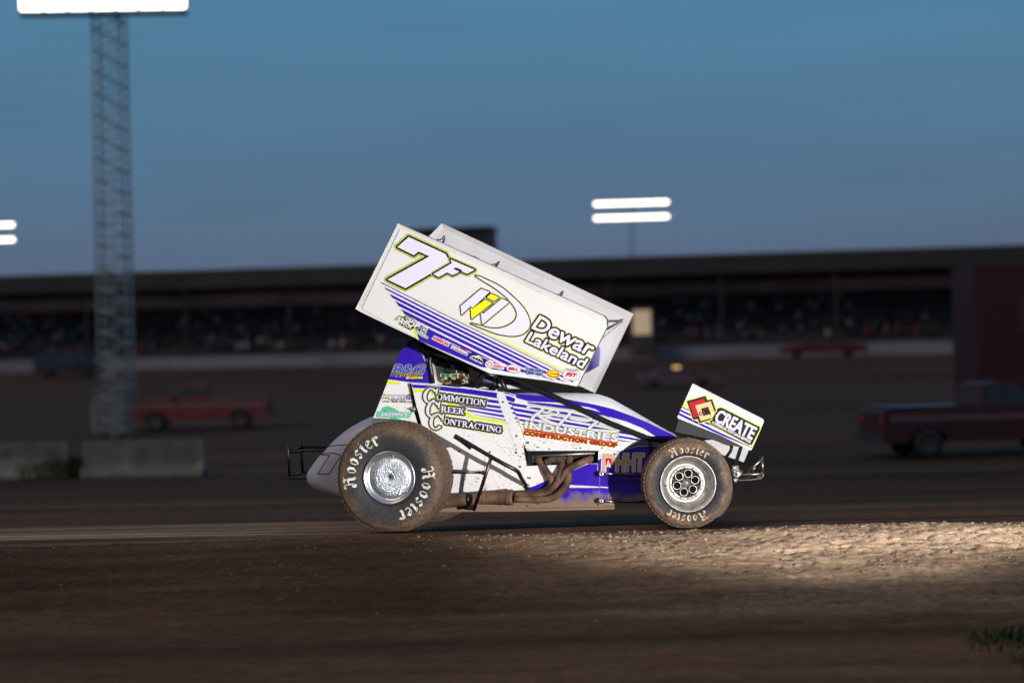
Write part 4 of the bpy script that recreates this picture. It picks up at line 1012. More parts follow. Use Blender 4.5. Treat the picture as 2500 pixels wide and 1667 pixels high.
d.build('panel_seam', side); d = Decal(SC); d.poly(q('G', (490,950), (640,945), (590,990), (500,990)), LIME, 1)
d.build('lime_patch', side); d = Decal(SC); d.poly(q('G', (965,765), (1110,745), (1035,775)), LIME, 1)
d.build('lime_patch', side)
strap = panel('strap', q('Q', (1440,250), (1540,235), (1580,262), (1985,1260), (1990,1400), (1960,1480), (1810,1440), (1760,1250), (1420,330), (1422,280)), SC - .004, .003, WHITE, parent=side)
b = MB()
for p in q('Q', (1550,445), (1835,1165), (2085,1310), (1835,1520), (620,1495)) + q('G', (1100,642), (988,512), (942,350), (640,345)): bolt(b, p, SC - .006, .0085)
b.build('bolt', TUBE, side)

hood_top = q('S', (95,122), (500,150), (780,188), (1100,250), (1300,290), (1500,340), (1750,430), (2000,530), (2200,630), (2352,700)) + q('E', (400,592))
hood_pts = hood_top + q('E', (330,612), (270,622)) + q('S', (2290,812), (2130,745), (1990,745), (1990,772), (1830,832), (1700,905), (1640,937), (280,942), (235,870), (200,640), (50,285), (95,240), (115,190))
hood = panel('hood_side', hood_pts, HC, .015, WHITE, label='white and purple engine cover side with sponsor lettering')
crest = q('S', (95,112), (500,112), (780,112), (1250,122), (1330,138), (1480,190), (1750,340), (2000,485), (2200,600), (2352,678)) + q('E', (402,588))
b = MB()
e0 = PP(hood_top, HC); e1 = []; e2 = []
for a, c_ in zip(hood_top, crest):
    e1.append(FR.P(*c_, -.315)); e2.append(FR.P(c_[0], c_[1] + 1.0, -.27))
rings = []
for k_, (p0, p1, p2) in enumerate(zip(e0, e1, e2)):
    w_ = .54 * (1 - .86 * min(1, max(0, k_ - 2) / 6)); bk = Vector((-.20*w_, 0, 0)) if k_ > 2 else Vector((0, 0, 0))
    rings.append([p0, p1, p2, p2 + FR.ey*w_ + bk + Vector((0, 0, -.035)), p2 + FR.ey*(w_+.03) + bk + Vector((0, 0, -.06)), p0 + FR.ey*(w_+.09) + bk + Vector((0, 0, -.08))])
b.loft(rings, 0, True, False, False); b.build('hood', WHITE, car)
d = Decal(HC)
d.poly(hood_top[:-1] + q('E', (398,596), (330,610), (272,620)) + q('S', (2290,808), (2130,740), (1950,625), (1700,520), (1400,440), (1180,385), (1150,318), (700,250), (300,232), (120,180)), PURP, 1)
d.poly(q('S', (280,232), (700,250), (1150,316), (1260,345), (1400,440), (1180,345), (700,275), (280,235)), WINGW, 2)
cv = q('S', (0,235), (300,225), (1190,345), (1985,740), (1985,772), (1835,822), (230,700), (40,300))
d.poly(clip(q('S', (280,240), (700,270), (1180,345), (1450,420), (1450,470), (1180,385), (700,320), (280,258)), q('S', (270,230), (1190,330), (1700,560), (1700,600), (270,300))), PURP, 3)
for y0, th in ((245, 40), (315, 40), (385, 36), (455, 30), (515, 15)):
    sl = .168; d.poly(clip(q('S', (5, y0), (2000, y0 + sl*1995), (2000, y0 + sl*1995 + th), (5, y0 + th)), cv), PURP, 1)
d.poly(clip(q('S', (95, 548), (2000, 548 + .155*1905), (2000, 560 + .155*1905), (95, 585)), cv), LIME, 1)
W_ = WINGW
for path, w in (([(285,318),(330,300),(420,302),(600,338),(900,378),(1100,428),(1195,470),(1195,498),(1120,508),(1020,498),(900,470)], 2.2), ([(505,345),(440,400),(375,440),(340,500)], 2.6),
             ([(590,382),(615,360),(660,350),(715,368),(725,400),(700,422),(610,432),(440,440)], 1.9), ([(450,440),(520,490),(620,540),(735,572)], 2.6), ([(890,405),(830,470),(780,520),(735,572)], 2.4),
             ([(700,440),(820,450)], 1.4), ([(1330,475),(1290,520),(1220,570),(1150,635)], 2.4), ([(1190,452),(1260,440),(1380,455),(1500,500),(1590,552),(1570,562),(1450,545),(1330,535)], 1.9),
             ([(1320,560),(1440,575),(1560,610),(1595,645),(1550,662),(1380,655),(1150,638)], 2.2)):
    pts = q('S', *path)
    w *= 1.3; d.line(pts, w + 1.15, LIME, 4); d.line(pts, w + .8, BLACKV, 5); d.line(pts, w, W_, 6)
d.ztext('S', 'INDUSTRIES', (243,618), (1568,808), (258,525), PALE, lv=11, outs=[(1.9, LIME), (1.2, BLACKV)], bold=1.6, space=1.12)
d.shape(q('S', (242,622), (1570,822), (1568,842), (240,642)), RED, 12, [(.5, BLACKV)])
d.ztext('S', 'CONSTRUCTION GROUP', (228,708), (1560,892), (236,656), RED, lv=14, outs=[(1.9, YEL), (1.1, BLACKV)], bold=.7, space=1.1)
d.line(q('S', (2030,500), (1945,620)), .35, BLACKV, 3); d.line(q('S', (1905,690), (1840,830)), .35, BLACKV, 3)
d.line(q('S', (60,290), (200,640), (238,780)), .4, BLACKV, 3); d.line(q('S', (210,790), (225,910), (280,942)), .5, BLACKV, 3)
d.build('sponsor_decal', hood)
d = Decal(HC, base=.004)
b = MB(); b.prism(PP(q('S', (100,192), (115,180), (278,228), (278,258), (110,240)), HC - .006), FR.ey*.004); b.build('panel_clip', WHITE, hood)
b = MB()
for p in q('S', (120,725), (290,825), (120,968)): bolt(b, p, HC - .003, .009)
for p in q('S', (592,915), (980,905), (1042,902), (1352,900)): bolt(b, p, HC - .003, .006)
b.build('bolt', BLK, hood)

LC = -.345
lower_pts = q('I', (140,398), (1308,352), (1388,352), (1388,140), (1800,134), (2050,60), (2420,60), (2420,1000), (1665,1022), (1652,1118), (140,1156))
lower = panel('lower_panel', lower_pts, LC, .015, WHITE, label='purple lower side panel in front of the headers')
d = Decal(LC)
d.poly(q('I', (145,780), (300,735), (560,620), (918,492), (1225,358), (1386,356), (1390,300), (1460,240), (1800,140), (2050,64), (2416,64), (2416,996), (1662,1018), (1648,1112), (145,1150)), PURP, 1)
d.poly(q('I', (880,712), (1400,742), (1402,762), (880,762)), WINGW, 2); d.poly(q('I', (1418,740), (1562,750), (1562,768), (1418,760)), WINGW, 2)
d.line(q('I', (1372,360), (1380,480)), .5, WINGW, 2); d.line(q('I', (1412,560), (1415,1080)), .3, GREY, 2)
d.ztext('I', 'P', (1455,485), (1650,485), (1465,195), TAN, lv=5, outs=[(1.9, WINGW)], bold=1.4)
d.ztext('I', 'HHT', (1690,480), (2150,480), (1700,190), TAN, lv=5, outs=[(1.9, WINGW)], bold=1.4)
d.shape(q('I', (1508,265), (1612,265), (1622,400), (1518,400)), RED, 7)
d.poly(q('I', (1556,290), (1608,415), (1520,412)), WINGW, 8); d.poly(q('I', (1556,330), (1585,400), (1535,400)), TAN, 9)
d.build('sponsor_decal', lower)
b = MB()
for p in q('I', (1348,655), (1532,612), (235,598), (1540,930), (376,1030), (190,1065), (1385,1045)): bolt(b, p, LC - .003, .008)
b.build('bolt', TUBE, lower)
# floor edge rail
b = MB(); b.prism(PP([(1000,1238)] + q('I', (140,1120), (1652,1085), (1660,1125), (140,1162)) + [(1000,1250)], LC - .03), FR.ey*.03); b.build('floor_rail', paint('muddy_rail', (.10,.07,.055), mud=1., specks=1), car)
# far side of the body and belly
fs = MB()
far_pts = q('N', (35,1465), (600,130), (860,80), (1075,590), (1100,770)) + q('Q', (1640,260)) + q('S', (95,190), (800,390)) + q('I', (1380,150), (2000,330), (2300,1000), (140,1156)) + [(1000, 1246)]
fs.prism([FR.mir(p) for p in PP(far_pts, HC)], -FR.ey*.012); fs.build('far_side_panel', WHITE, car)
b = MB()
bp = PP([(1000,1238), (1640,1225)], -.34)
b.add([bp[0], bp[1], FR.mir(bp[1]), FR.mir(bp[0])], [(0,1,2,3)]); b.build('floor_pan', BLK, car)
# engine block behind the header opening
eng = MB()
ep = [FC.P(x, y, -.27) for x, y in q('I', (190,140), (1380,125), (1380,700), (190,700))]
eng.prism(ep, (0, .54, 0)); EN = eng.build('engine', INT, car)
b = MB(); b.tube([FR.P(*p, -.315) for p in q('I', (275,228), (1330,178))], .010, 0, 10, False); b.build('valve_cover_rail', ALUD, EN)
b = MB()
for x in (340, 640, 830, 1190):
    b.prism([FR.P(*p, -.30) for p in q('I', (x-60,250), (x+90,238), (x+90,330), (x-60,340))], FR.ey*.02)
b.build('header_flange', mat('flange_metal', (.42,.40,.38), .45, .8, vary=.3), EN)
b = MB(); b.prism([FR.P(*p, -.335) for p in q('I', (190,140), (1370,125), (1370,150), (1330,165), (270,195), (270,380), (205,385))], FR.ey*.004); b.build('heat_shield', BLK, EN)

# exhaust headers
HP = [([(370,290),(430,360),(520,500),(600,620),(590,740),(480,830),(330,858),(-20,868)], -.40, .0305, RUST), ([(765,290),(770,420),(720,620),(640,760),(500,860),(330,885),(-20,880)], -.45, .030, RUST),
      ([(900,290),(895,480),(860,690),(780,820),(620,930),(400,965),(-20,955)], -.50, .030, RUST), ([(1235,280),(1060,360),(900,440),(800,560),(740,680),(620,800),(440,880),(0,900)], -.42, .030, RUST)]
for path, c_, r_, m_ in HP:
    pts = q('I', *path); n = len(pts)
    P3 = [FR.P(x, y, -.31 + (c_ + .31) * min(1, i / 2.5)) for i, (x, y) in enumerate(pts)]
    P3 = [P3[0] + FR.ey*.06] + P3
    b = MB(); b.tube(P3, r_*.92, 0, 14); b.build('exhaust_header', m_, car)
b = MB(); b.tube([FR.P(*p, -.36) for p in q('I', (500,340), (600,290), (790,290))], .028, 0, 12); b.build('exhaust_header', RUSTD, car)
b = MB(); b.tube([FR.P(*p, -.47) for p in q('G', (900,862), (760,868), (560,872), (380,885), (150,905), (-60,930))], lambda t: .064 - .012*min(1, t*3) if t < .3 else .052 + .004*sin(t*9), 0, 20)
b.build('exhaust_collector', RUST, car, None)
b = MB()
for x, r_ in ((840, .069), (620, .057)):
    pa, pb_ = [FR.P(*p, -.47) for p in q('G', (x+6, 868), (x-6, 868))]; b.tube([pa, pb_], r_*.93, 0, 20, False)
b.build('collector_clamp', RUST, car)
b = MB(); pa, pb_ = [FR.P(*p, -.47) for p in q('G', (415, 884), (385, 886))]; b.tube([pa, pb_], .056, 0, 20, False); b.prism(PP(q('G', (385,960), (445,945), (450,1015), (300,990)), -.45), FR.ey*.05); b.build('exhaust_strap', BLK, car)

# nerf bar on the near side
b = MB()
NB = -.70
b.tube([FR.P(*p, c_) for p, c_ in zip(q('G', (235,155), (400,250), (640,390), (800,480), (950,560), (1000,640), (1060,735)), (NB, NB, NB, NB, NB+.04, NB+.16, SC))], .0165, 0, 12); nbar = b.build('nerf_bar', TUBE, car)
b = MB(); b.tube([FR.P(*p, NB + .02) for p in q('G', (232,160), (330,225), (425,300))], .018, 0, 12); b.build('bar_socket', TUBE, nbar)
b = MB(); b.tube([FR.P(*p, c_) for p, c_ in zip(q('G', (655,400), (560,700), (455,1010)), (NB, NB+.04, NB+.12))], .014, 0, 12, False); b.build('upright', TUBE, nbar)
b = MB(); b.ball(FR.P(*q('G', (1062,738))[0], SC - .012), (.024, .012, .024)); b.build('mount', TUBE, nbar)
b = MB(); b.tube([FR.P(*p, -.60) for p in q('G', (60,578), (545,577))], .011, 0, 10, False); rod = b.build('radius_rod', TUBE, car)
b = MB(); b.ball(FR.P(*q('G', (562,580))[0], -.61), (.019, .014, .019)); b.build('rod_end', mat('pink_anodised', (.65,.10,.14), .35, .5), rod)
for z1, z2, z3 in (((1440,530), (1630,528), (2600,560)), ((1440,985), (1640,995), (2600,1010))):
    b = MB(); b.tube([FR.P(*p, LC - .05) for p in q('I', z1, z3)], .012, 0, 10, False); rod = b.build('radius_rod', BLK, car)
    b = MB(); b.lathe([(.006, -.02), (.016, -.024), (.022, -.01), (.022, .01), (.006, .02)], 20, 0, True, Matrix.Translation(FR.P(*q('I', z1)[0], LC - .055))); b.build('rod_end', ALU, rod)
    b = MB(); b.tube([FR.P(*p, LC - .056) for p in q('I', (z1[0]+70, z1[1]), z2)], .008, 0, 10, False); b.build('adjuster', ALU, rod)

# ------------------------------------------------------------------ cage, struts
b = MB()
def ct(pts, c_, r_=.019): b.tube([FR.P(*p, k) for p, k in zip(pts, c_ if isinstance(c_, (list, tuple)) else [c_]*len(pts))], r_, 0, 12, False)
CC = -.33
ct(q('B', (330,1300)) + q('D', (100,385), (680,640), (1300,935), (1760,1120), (2010,1165)), CC - .05, .0215)
ct(q('D', (60,440), (520,590)), CC + .02, .0205)
ct(q('C', (1655,850), (1700,960), (1760,1070)), CC, .019)
ct(q('C', (1620,860), (1640,980), (1660,1060)), CC + .25, .012)
ct(q('C', (860,560), (825,700), (850,830), (870,960)), CC, .017)
ct(q('C', (610,455), (800,560), (1100,640), (1500,840), (1640,880)), CC, .020)
ct(q('C', (600,470), (530,520)), CC, .016)
for p in (q('C', (860,560))[0], q('C', (1640,870))[0]):
    a_ = FR.P(*p, CC); b.tube([a_, FR.mir(a_)], .019, 0, 12, False)
a_, c2 = FR.P(*q('C', (860,560))[0], CC), FR.P(*q('C', (1640,870))[0], CC)
b.tube([FR.mir(a_), FR.mir(c2)], .019, 0, 12, False); b.tube([FR.mir(c2), FR.mir(FR.P(*q('C', (1760,1070))[0], CC))], .019, 0, 12, False)
b.tube([FR.mir(a_), FR.mir(FR.P(*q('C', (870,960))[0], CC))], .019, 0, 12, False)
b.tube([FR.mir(FR.P(*q('D', (680,640))[0], CC)), FR.mir(FR.P(*q('D', (1760,1120))[0], CC))], .019, 0, 12, False)
ct(q('S', (2030,730), (2045,900), (2060,1200)), CC - .03, .016)
b.build('roll_cage', BLK, car)
b = MB()
for z, pts in (('C', [(640,470),(700,300)]), ('C', [(1120,650),(1180,560)]), ('D', [(200,400),(330,250)])):
    for k in (-.28, .28):
        p = q(z, *pts); b.tube([FR.P(*p[0], k), FR.P(*p[1], k)], .012, 0, 8, False)
b.build('wing_post', BLK, car)
b = MB(); b.prism([FR.P(*p, -.24) for p in q('C', (640,455), (760,470), (1010,620), (1080,700), (930,650), (800,700), (760,640))], FR.ey*.48); b.build('head_guard', BLK, car)
b = MB(); b.ball(FR.P(1193, 932, -.12), (.052, .02, .045), 0, 20, 12, Matrix.Rotation(.5, 3, 'Y')); b.build('mirror', mat('mirror_chrome', (.8,.8,.82), .05, 1.), car)
b = MB(); b.prism([FR.P(*p, -.27) for p in q('C', (850,780), (900,900), (925,965), (880,975), (855,960))], FR.ey*.03); b.build('seat_shell', mat('white_seat', (.68,.68,.66), .5, vary=.15), car)
b = MB(); b.prism([FR.P(*p, -.24) for p in q('C', (1650,1010), (1690,1000), (1720,1060), (1600,1050))], FR.ey*.2); b.build('dash_panel', MATS['white_seat'], car)
b = MB()
sr = FR.P(1180, 955, 0)
b.tube([sr + Vector((.03*cos(a), .15*cos(a), .15*sin(a))) for a in [2*pi*k/20 for k in range(21)]], .011, 0, 8, False); b.build('steering_wheel', BLK, car)

# ------------------------------------------------------------------ fuel tank tail and rear bumper
prof = [(1080,85), (990,110), (900,150), (800,205), (700,270), (590,360), (480,480), (410,550), (360,610), (300,695), (250,770), (235,830), (245,880), (270,915), (310,950), (380,985), (450,1010), (570,1060), (680,1100), (900,1130), (1200,1000), (1250,500), (1200,150)]
pq = q('F', *prof); cxp = sum(p[0] for p in pq)/len(pq); cyp = sum(p[1] for p in pq)/len(pq)
b = MB(); rings = []
for i in range(13):
    t = -1 + 2*i/12; s_ = (1 - abs(t)**5 * .30)
    rings.append([FR.P(cxp + (x-cxp)*s_, cyp + (y-cyp)*s_, -.27) + FR.ey * (.27 + t * .29) for x, y in pq])
b.loft(rings, 0); tank = b.build('tail_tank', paint('tank_plastic', (.56, .58, .74), specks=.3, mud=1, rough=.35, mudtop=.36), car)
d = Decal(-.335, base=.012)
d.shape(q('F', (450,525), (610,520), (700,545), (555,770), (425,765), (560,545), (480,545)), None, 3, [(1.2, BLACKV)])
d.line(q('F', (540,440), (640,425), (790,420)), 1.1, BLACKV, 3)
d.build('tail_number', tank)
b = MB()
RB = -.20
b.tube([FR.P(*p, c_) for p, c_ in zip(q('F', (950,520), (740,505), (600,490), (480,485), (300,488), (90,505)), (RB, RB, RB, RB, RB, RB+.02))], .0125, 0, 12)
b.tube([FR.P(*p, RB) for p in q('F', (950,815), (640,805), (230,815), (75,812))], .0125, 0, 12)
b.tube([FR.P(*p, RB + .01) for p in q('F', (50,388), (65,500), (85,812))], .011, 0, 12, False)
u0_ = FR.P(*q('F', (62,508))[0], RB + .01); l0_ = FR.P(*q('F', (80,812))[0], RB + .01); t0_ = FR.P(*q('F', (50,388))[0], RB + .01)
b.tube([u0_, FR.mir(u0_)], .0125, 0, 12, False); b.tube([l0_, FR.mir(l0_)], .0125, 0, 12, False); b.tube([FR.mir(t0_), FR.mir(l0_)], .011, 0, 12, False)
for pt_ in (u0_, l0_): m_ = FR.mir(pt_); b.tube([m_, m_ + Vector((.9, 0, .0))], .0125, 0, 12, False)
b.build('rear_bumper', BLK, car)

# ------------------------------------------------------------------ front wing
FWC = -.46
fw_out = q('T', (500,58), (520,55), (1925,765), (1940,820), (1700,1370), (1680,1395), (1640,1385), (1100,1110), (210,750), (195,720), (235,640))
b = MB()
fp = q('E', (385,395), (700,420), (1000,560), (1060,640), (960,670), (840,650), (700,600), (520,560), (345,525))
P1 = [FR.P(x, y, FWC + .01) for x, y in fp]; n = len(P1); ext = FR.ey*.90
b.add(P1 + [p + ext for p in P1], [(i, (i+1) % n, (i+1) % n + n, i+n) for i in range(n)], 0, False)
for t_ in tessellate_polygon([P1]): b.add([P1[i] for i in t_] + [P1[i] + ext for i in t_], [(0,1,2), (3,5,4)])
FW = b.build('front_wing', [mat('wing_underside', (.035,.035,.038), .45, .2, vary=.2, vscale=3)], car)
b = MB(); b.prism(PP(fw_out, FWC), FR.ey*.006); fwb = b.build('side_board', WINGW, FW); fwb['label'] = 'near board of the nose wing with sponsor lettering'
b = MB(); b.prism(PP(q('E', (480,250), (1090,560), (1055,690), (1003,815), (800,745), (675,645), (560,560)), .45), FR.ey*.006); b.build('side_board', WINGF, FW)
d = Decal(FWC)
fcv = q('T', (515,62), (1925,772), (1935,822), (1697,1372), (1100,1102), (212,742), (200,720))
for pts in (((289,510),(1700,1185),(1690,1205),(282,530)), ((268,572),(1720,1270),(1710,1300),(248,605)), ((237,638),(900,960),(1725,1345),(1690,1385),(880,1000),(215,680)), ((203,712),(700,955),(700,968),(200,725))):
    d.poly(clip(q('T', *pts), fcv), PURP, 1)
d.poly(q('T', (325,455), (420,495), (420,540), (303,495)), LIME, 1)
d.shape(q('T', (1000,560), (1060,530), (1120,548), (1300,640), (1862,925), (1850,985), (1700,1280), (1640,1285), (865,868), (850,810), (930,700)), BLACKV, 4, [(1.9, LIME)])
d.shape(q('T', (385,402), (765,297), (800,385), (898,367), (978,600), (870,640), (885,770), (640,848), (605,765), (512,778)), BLACKV, 6, [(1.9, LIME)])
d.poly(q('T', (430,435), (740,348), (765,420), (545,482), (615,710), (530,740)), RED, 8)
d.poly(q('T', (555,490), (870,405), (945,622), (865,642), (815,515), (670,555), (720,700), (855,665), (885,742), (665,805)), GOLD, 8)
d.poly(q('T', (725,565), (800,545), (808,535), (722,555)), RED, 9); d.poly(q('T', (705,600), (728,592), (745,665), (735,672)), RED, 9)
d.ellipse(*q('T', (665,655))[0], 4.6, 4.6, 0, BLACKV, 9); d.ellipse(*q('T', (667,655))[0], 2.2, 2.2, 0, WINGW, 10)
d.ztext('T', 'CREATE', (935,800), (1690,1175), (1045,575), PALE, lv=8, bold=1.3)
d.ztext('T', 'COMMERCIAL MORTGAGE SERVICES', (884,850), (1662,1250), (906,805), PALE, lv=8, bold=.35)
d.line(q('T', (520,75), (1200,420), (1915,790)), .35, GREY, 2)
d.build('sponsor_decal', fwb)
b = MB()
b.tube([FR.P(*p, -.26) for p in q('E', (545,470), (465,600))], .012, 0, 10, False)
b.tube([FR.P(*p, -.26) for p in q('E', (975,660), (935,780), (905,870))], .011, 0, 10); b.tube([FR.P(*p, -.28) for p in q('E', (990,665), (950,790), (925,860))], .005, 0, 8)
b.tube([FR.P(*p, -.20) for p in q('E', (885,630), (880,700), (835,765))], .013, 0, 10)
b.tube([FR.P(*q('E', (905,870))[0], -.26), FR.P(*q('E', (905,870))[0], .26)], .012, 0, 10, False)
b.build('wing_strut', BLK, FW)
b = MB(); b.prism([FR.P(*p, -.24) for p in q('E', (705,560), (800,600), (950,650), (880,665), (800,640), (740,610))], FR.ey*.4); b.build('foil_flap', mat('scuffed_flap', (.3,.3,.3), .5, .5, vary=.5, vscale=30), FW)
# nose, front axle, hub, bumper
b = MB()
ax = hubRF + Vector((.0, .2, .0)); ax2 = Vector((hubRF.x, .45, .27))
b.tube([ax, ax2], .028, 0, 12, False); b.build('front_axle', ALUD, car)
b = MB()
b.prism([FR.P(*p, -.36) for p in q('E', (890,855), (950,850), (960,900), (985,915), (980,935), (955,945), (940,1000), (915,1005), (895,960))], FR.ey*.04)
for p in q('E', (905,870), (935,905), (970,930), (925,950), (915,985)): b.ball(FR.P(*p, -.37), (.012, .01, .012), 0, 10, 6)
b.lathe([(.012, -.012), (.03, -.014), (.034, 0), (.03, .014), (.012, .012)], 20, 0, True, Matrix.Translation(FR.P(*q('E', (930,930))[0], -.39)))
b.build('torsion_arm', ALU, car)
b = MB(); b.prism([FR.P(*p, -.35) for p in q('E', (960,890), (1000,905), (1000,945), (955,950))], FR.ey*.05); b.tube([FR.P(*p, -.34) for p in q('E', (600,950), (900,930))], .02, 0, 10, False); b.build('frame_rail', BLK, car)
FB = -.34
b = MB()
b.tube([FR.P(*p, FB) for p in q('E', (965,942), (1060,932), (1185,925))], .0115, 0, 12, False)
b.tube([FR.P(*p, FB) for p in q('E', (945,988), (1060,985), (1140,975), (1172,965), (1192,935))], .0095, 0, 12)
b.tube([FR.P(*p, FB) for p in q('E', (1040,915), (1100,855), (1178,782))], .010, 0, 10, False)
b.tube([FR.P(*p, FB) for p in q('E', (1178,782), (1188,925))], .010, 0, 10, False); b.tube([FR.P(*p, FB + .05) for p in q('E', (1156,835), (1158,920))], .009, 0, 10, False)
b.tube([FR.P(*p, FB) for p in q('E', (1075,905), (1118,860))], .009, 0, 10, False)
for z_ in ((1188,928), (1178,782)):
    a_ = FR.P(*q('E', z_)[0], FB); b.tube([a_, a_ + FR.ey*.10], .009, 0, 12, False)
for p0, p1 in (((965,942),(1185,925)), ((945,988),(1172,965)), ((1040,915),(1178,782)), ((1178,782),(1188,925))):
    a_, c2 = [FR.P(*p, FB) + FR.ey*.10 for p in q('E', p0, p1)]; b.tube([a_, c2], .008, 0, 12, False)
b.build('front_bumper', mat('nickel_tube', (.30, .26, .22), .38, 1., vary=.3, vscale=20), car)
b = MB(); b.tube([Vector((hubRR.x, hubRR.y + .3, hubRR.z)), Vector((hubRR.x, .5, .36))], .04, 0, 14, False); b.build('rear_axle', BLK, car)
b = MB()
for p0, p1 in (((460,590),(520,620)),): b.tube([FR.P(*p, -.5) for p in q('E', p0, p1)], .02, 0, 10, False)
b.tube([FR.P(*q('E', (470,600))[0], -.28), FR.P(*q('E', (470,830))[0], -.30)], .024, 0, 12, False); b.build('front_shock', ALU, car)

# ------------------------------------------------------------------ driver
hc = FR.P(1096, 915, -.02)
drv = thing('person', 'driver in black helmet and white suit sitting under the big wing', 'person', CAR_LOC + _R @ Vector((hc.x - .12, hc.y, hc.z - .72)), YAW)
def rel(v): return Vector(v)
me = bpy.data.meshes.new('driver_body')
J = [((0, 0, .05), .15), ((-.03, 0, .28), .15), ((-.02, 0, .48), .155), ((.03, 0, .60), .07), ((.10, 0, .68), .075), ((.12, 0, .80), .085),
     ((.0, -.17, .50), .065), ((.13, -.23, .30), .050), ((.36, -.13, .36), .036), ((.41, -.11, .37), .03),
     ((.0, .17, .50), .065), ((.13, .23, .30), .050), ((.36, .13, .36), .036), ((.41, .11, .37), .03),
     ((.06, -.10, .02), .10), ((.45, -.12, .14), .075), ((.80, -.12, -.05), .05), ((.95, -.12, -.02), .045),
     ((.06, .10, .02), .10), ((.45, .12, .14), .075), ((.80, .12, -.05), .05), ((.95, .12, -.02), .045)]
Ed = [(0,1),(1,2),(2,3),(3,4),(4,5),(2,6),(6,7),(7,8),(8,9),(2,10),(10,11),(11,12),(12,13),(0,14),(14,15),(15,16),(16,17),(0,18),(18,19),(19,20),(20,21)]
for sgn, wi in ((-1, 9), (1, 13)):       # fingers close round the steering wheel rim
    wx, wy, wz = J[wi][0]
    for f_, (dy, L_f) in enumerate(((-.028, .034), (-.010, .038), (.009, .036), (.027, .030))):
        i0 = len(J); J += [((wx + .035, wy + dy*.6, wz + .012 + dy*.5), .010), ((wx + .035 + L_f, wy + dy*.6, wz + .020 + dy*.5), .009), ((wx + .035 + L_f*.9, wy + dy*.6, wz - .016 + dy*.5), .008)]
        Ed += [(wi, i0), (i0, i0+1), (i0+1, i0+2)]
    i0 = len(J); J += [((wx + .01, wy - sgn*.03, wz + .0), .011), ((wx + .045, wy - sgn*.038, wz - .012), .009)]; Ed += [(wi, i0), (i0, i0+1)]
me.from_pydata([j[0] for j in J], Ed, [])
bo = bpy.data.objects.new('driver_body', me); COL.objects.link(bo)
sk = bo.modifiers.new('skin', 'SKIN'); 
for i, (p, r_) in enumerate(J): me.skin_vertices[0].data[i].radius = (r_, r_ * (1.1 if i in (0, 1, 2) else 1))
me.skin_vertices[0].data[0].use_root = True
sb = bo.modifiers.new('sub', 'SUBSURF'); sb.levels = 1; sb.render_levels = 1
dgp = bpy.context.evaluated_depsgraph_get(); m2 = bpy.data.meshes.new_from_object(bo.evaluated_get(dgp)); bpy.data.objects.remove(bo)
m2.materials.clear(); m2.materials.append(mat('white_race_suit', (.66, .66, .64), .8, bump=.4, bscale=12))
for p in m2.polygons: p.use_smooth = True
bo = bpy.data.objects.new('body', m2); COL.objects.link(bo); bo.parent = drv
# helmet: shell, visor, neck roll
hm = MB(); HMAT = mat('helmet_shell_black', (.012, .012, .013), .12, coat=.8)
rings = []
for i in range(17):
    th = pi * i / 18
    ring = []
    for k in range(28):
        ph = 2*pi*k/28; x, y, z = sin(th)*cos(ph), sin(th)*sin(ph), cos(th)
        rx = .150 if x > 0 else .138; zz = .135 if z > 0 else .135
        px = x*rx; pz = z*zz
        if z < 0 and x > 0: px += .022 * min(1, -z*1.6)        # chin bar
        ring.append(Vector((px + .13, y*.122, pz + .75)))
    rings.append(ring)
hm.loft(rings, 0); hel = hm.build('helmet', HMAT, drv)
vz = MB(); rg = []
for i in range(5):
    z = .028 - i*.018
    rg.append([Vector((.13 + .158*cos(a)*(1 - .02*i*0), .128*sin(a), .775 + z)) for a in [radians(-78 + 156*k/16) for k in range(17)]])
vz.loft(rg, 0, True, False, False); vz.build('visor', mat('visor', (.02,.02,.025), .05), hel)
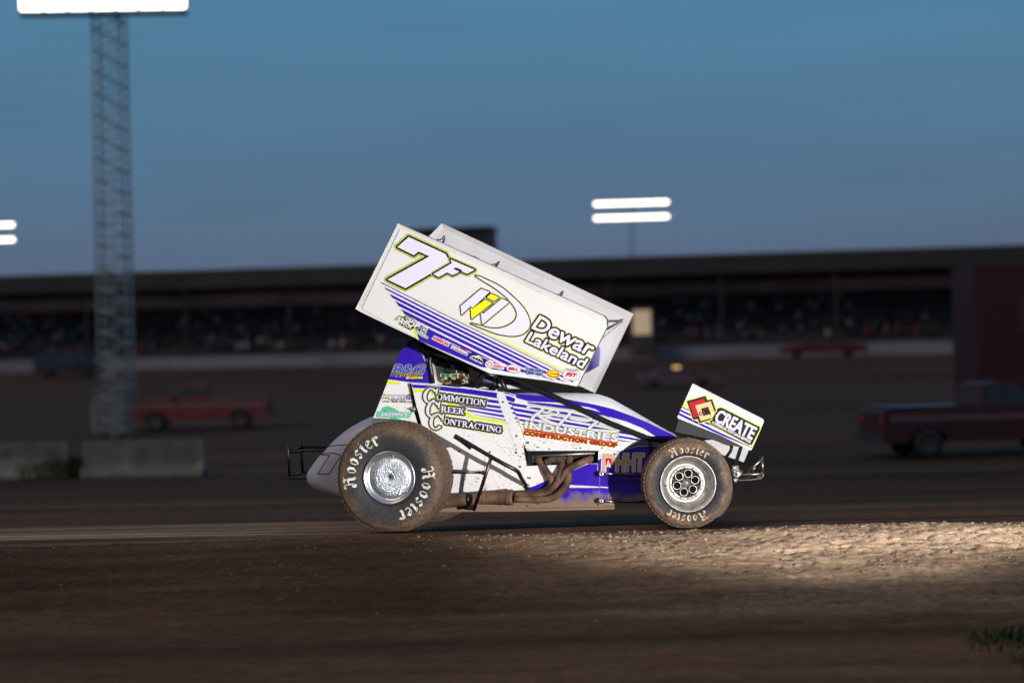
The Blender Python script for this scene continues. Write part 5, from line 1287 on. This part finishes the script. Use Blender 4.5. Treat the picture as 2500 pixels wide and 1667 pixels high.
def camo():
    M = bpy.data.materials.new('helmet_graphic'); M.use_nodes = True; t = M.node_tree; b_ = t.nodes['Principled BSDF']
    tc = t.nodes.new('ShaderNodeTexCoord'); v = t.nodes.new('ShaderNodeTexVoronoi'); v.inputs['Scale'].default_value = 55; t.links.new(tc.outputs['Object'], v.inputs['Vector'])
    cr = t.nodes.new('ShaderNodeValToRGB'); cr.color_ramp.interpolation = 'CONSTANT'; t.links.new(v.outputs['Color'], cr.inputs[0])
    e = cr.color_ramp.elements; e[0].color = (.03,.02,.015,1); e[1].position = .4; e[1].color = (.45,.33,.14,1)
    for p_, c_ in ((.55, (.12,.09,.05,1)), (.66, (.70,.58,.36,1)), (.82, (.06,.10,.05,1))): x_ = e.new(p_); x_.color = c_
    t.links.new(cr.outputs[0], b_.inputs['Base Color']); b_.inputs['Roughness'].default_value = .25; return M
cg = MB(); rg = []
for i in range(6):
    z = .735 - i*.018
    sc_ = sqrt(max(.05, 1 - ((z-.75)/.135)**2)); rg.append([Vector((.13 + (.152*sc_ + .024*min(1, (.75-z)/.135*1.6))*cos(a), .125*sc_*sin(a), z)) for a in [radians(-112 + 224*k/20) for k in range(21)]])
cg.loft(rg, 0, True, False, False); cg.build('helmet_graphic', camo(), hel)
gg = MB()
for a0, a1, z0, dz in ((-104, -70, .735, -.02), (-102, -66, .722, -.026), (-40, -8, .69, .002)):
    pts = []
    for k in range(7):
        a = radians(a0 + (a1-a0)*k/6); z = z0 + dz*k/6; pts.append(Vector((.13 + .168*cos(a), .131*sin(a), z)))
    gg.tube(pts, .0045, 0, 6, False)
gg.build('helmet_stripe', mat('green_stripe', (.01, .35, .13), .3), hel)
nr = MB(); nr.tube([Vector((.10 + .10*cos(a), .12*sin(a), .615 + .01*cos(a))) for a in [2*pi*k/16 for k in range(17)]], .028, 0, 10, False); nr.build('neck_collar', mat('black_fabric', (.015,.015,.016), .9), drv)
hs = MB()
for s_ in (-1, 1): hs.prism([Vector((x, s_*.115, z)) for x, z in ((-.03,.68),(.03,.60),(.16,.53),(.14,.50),(-.02,.54),(-.07,.66))], (0, s_*.03, 0))
hs.build('head_restraint', mat('white_restraint', (.7,.7,.68), .4), drv)
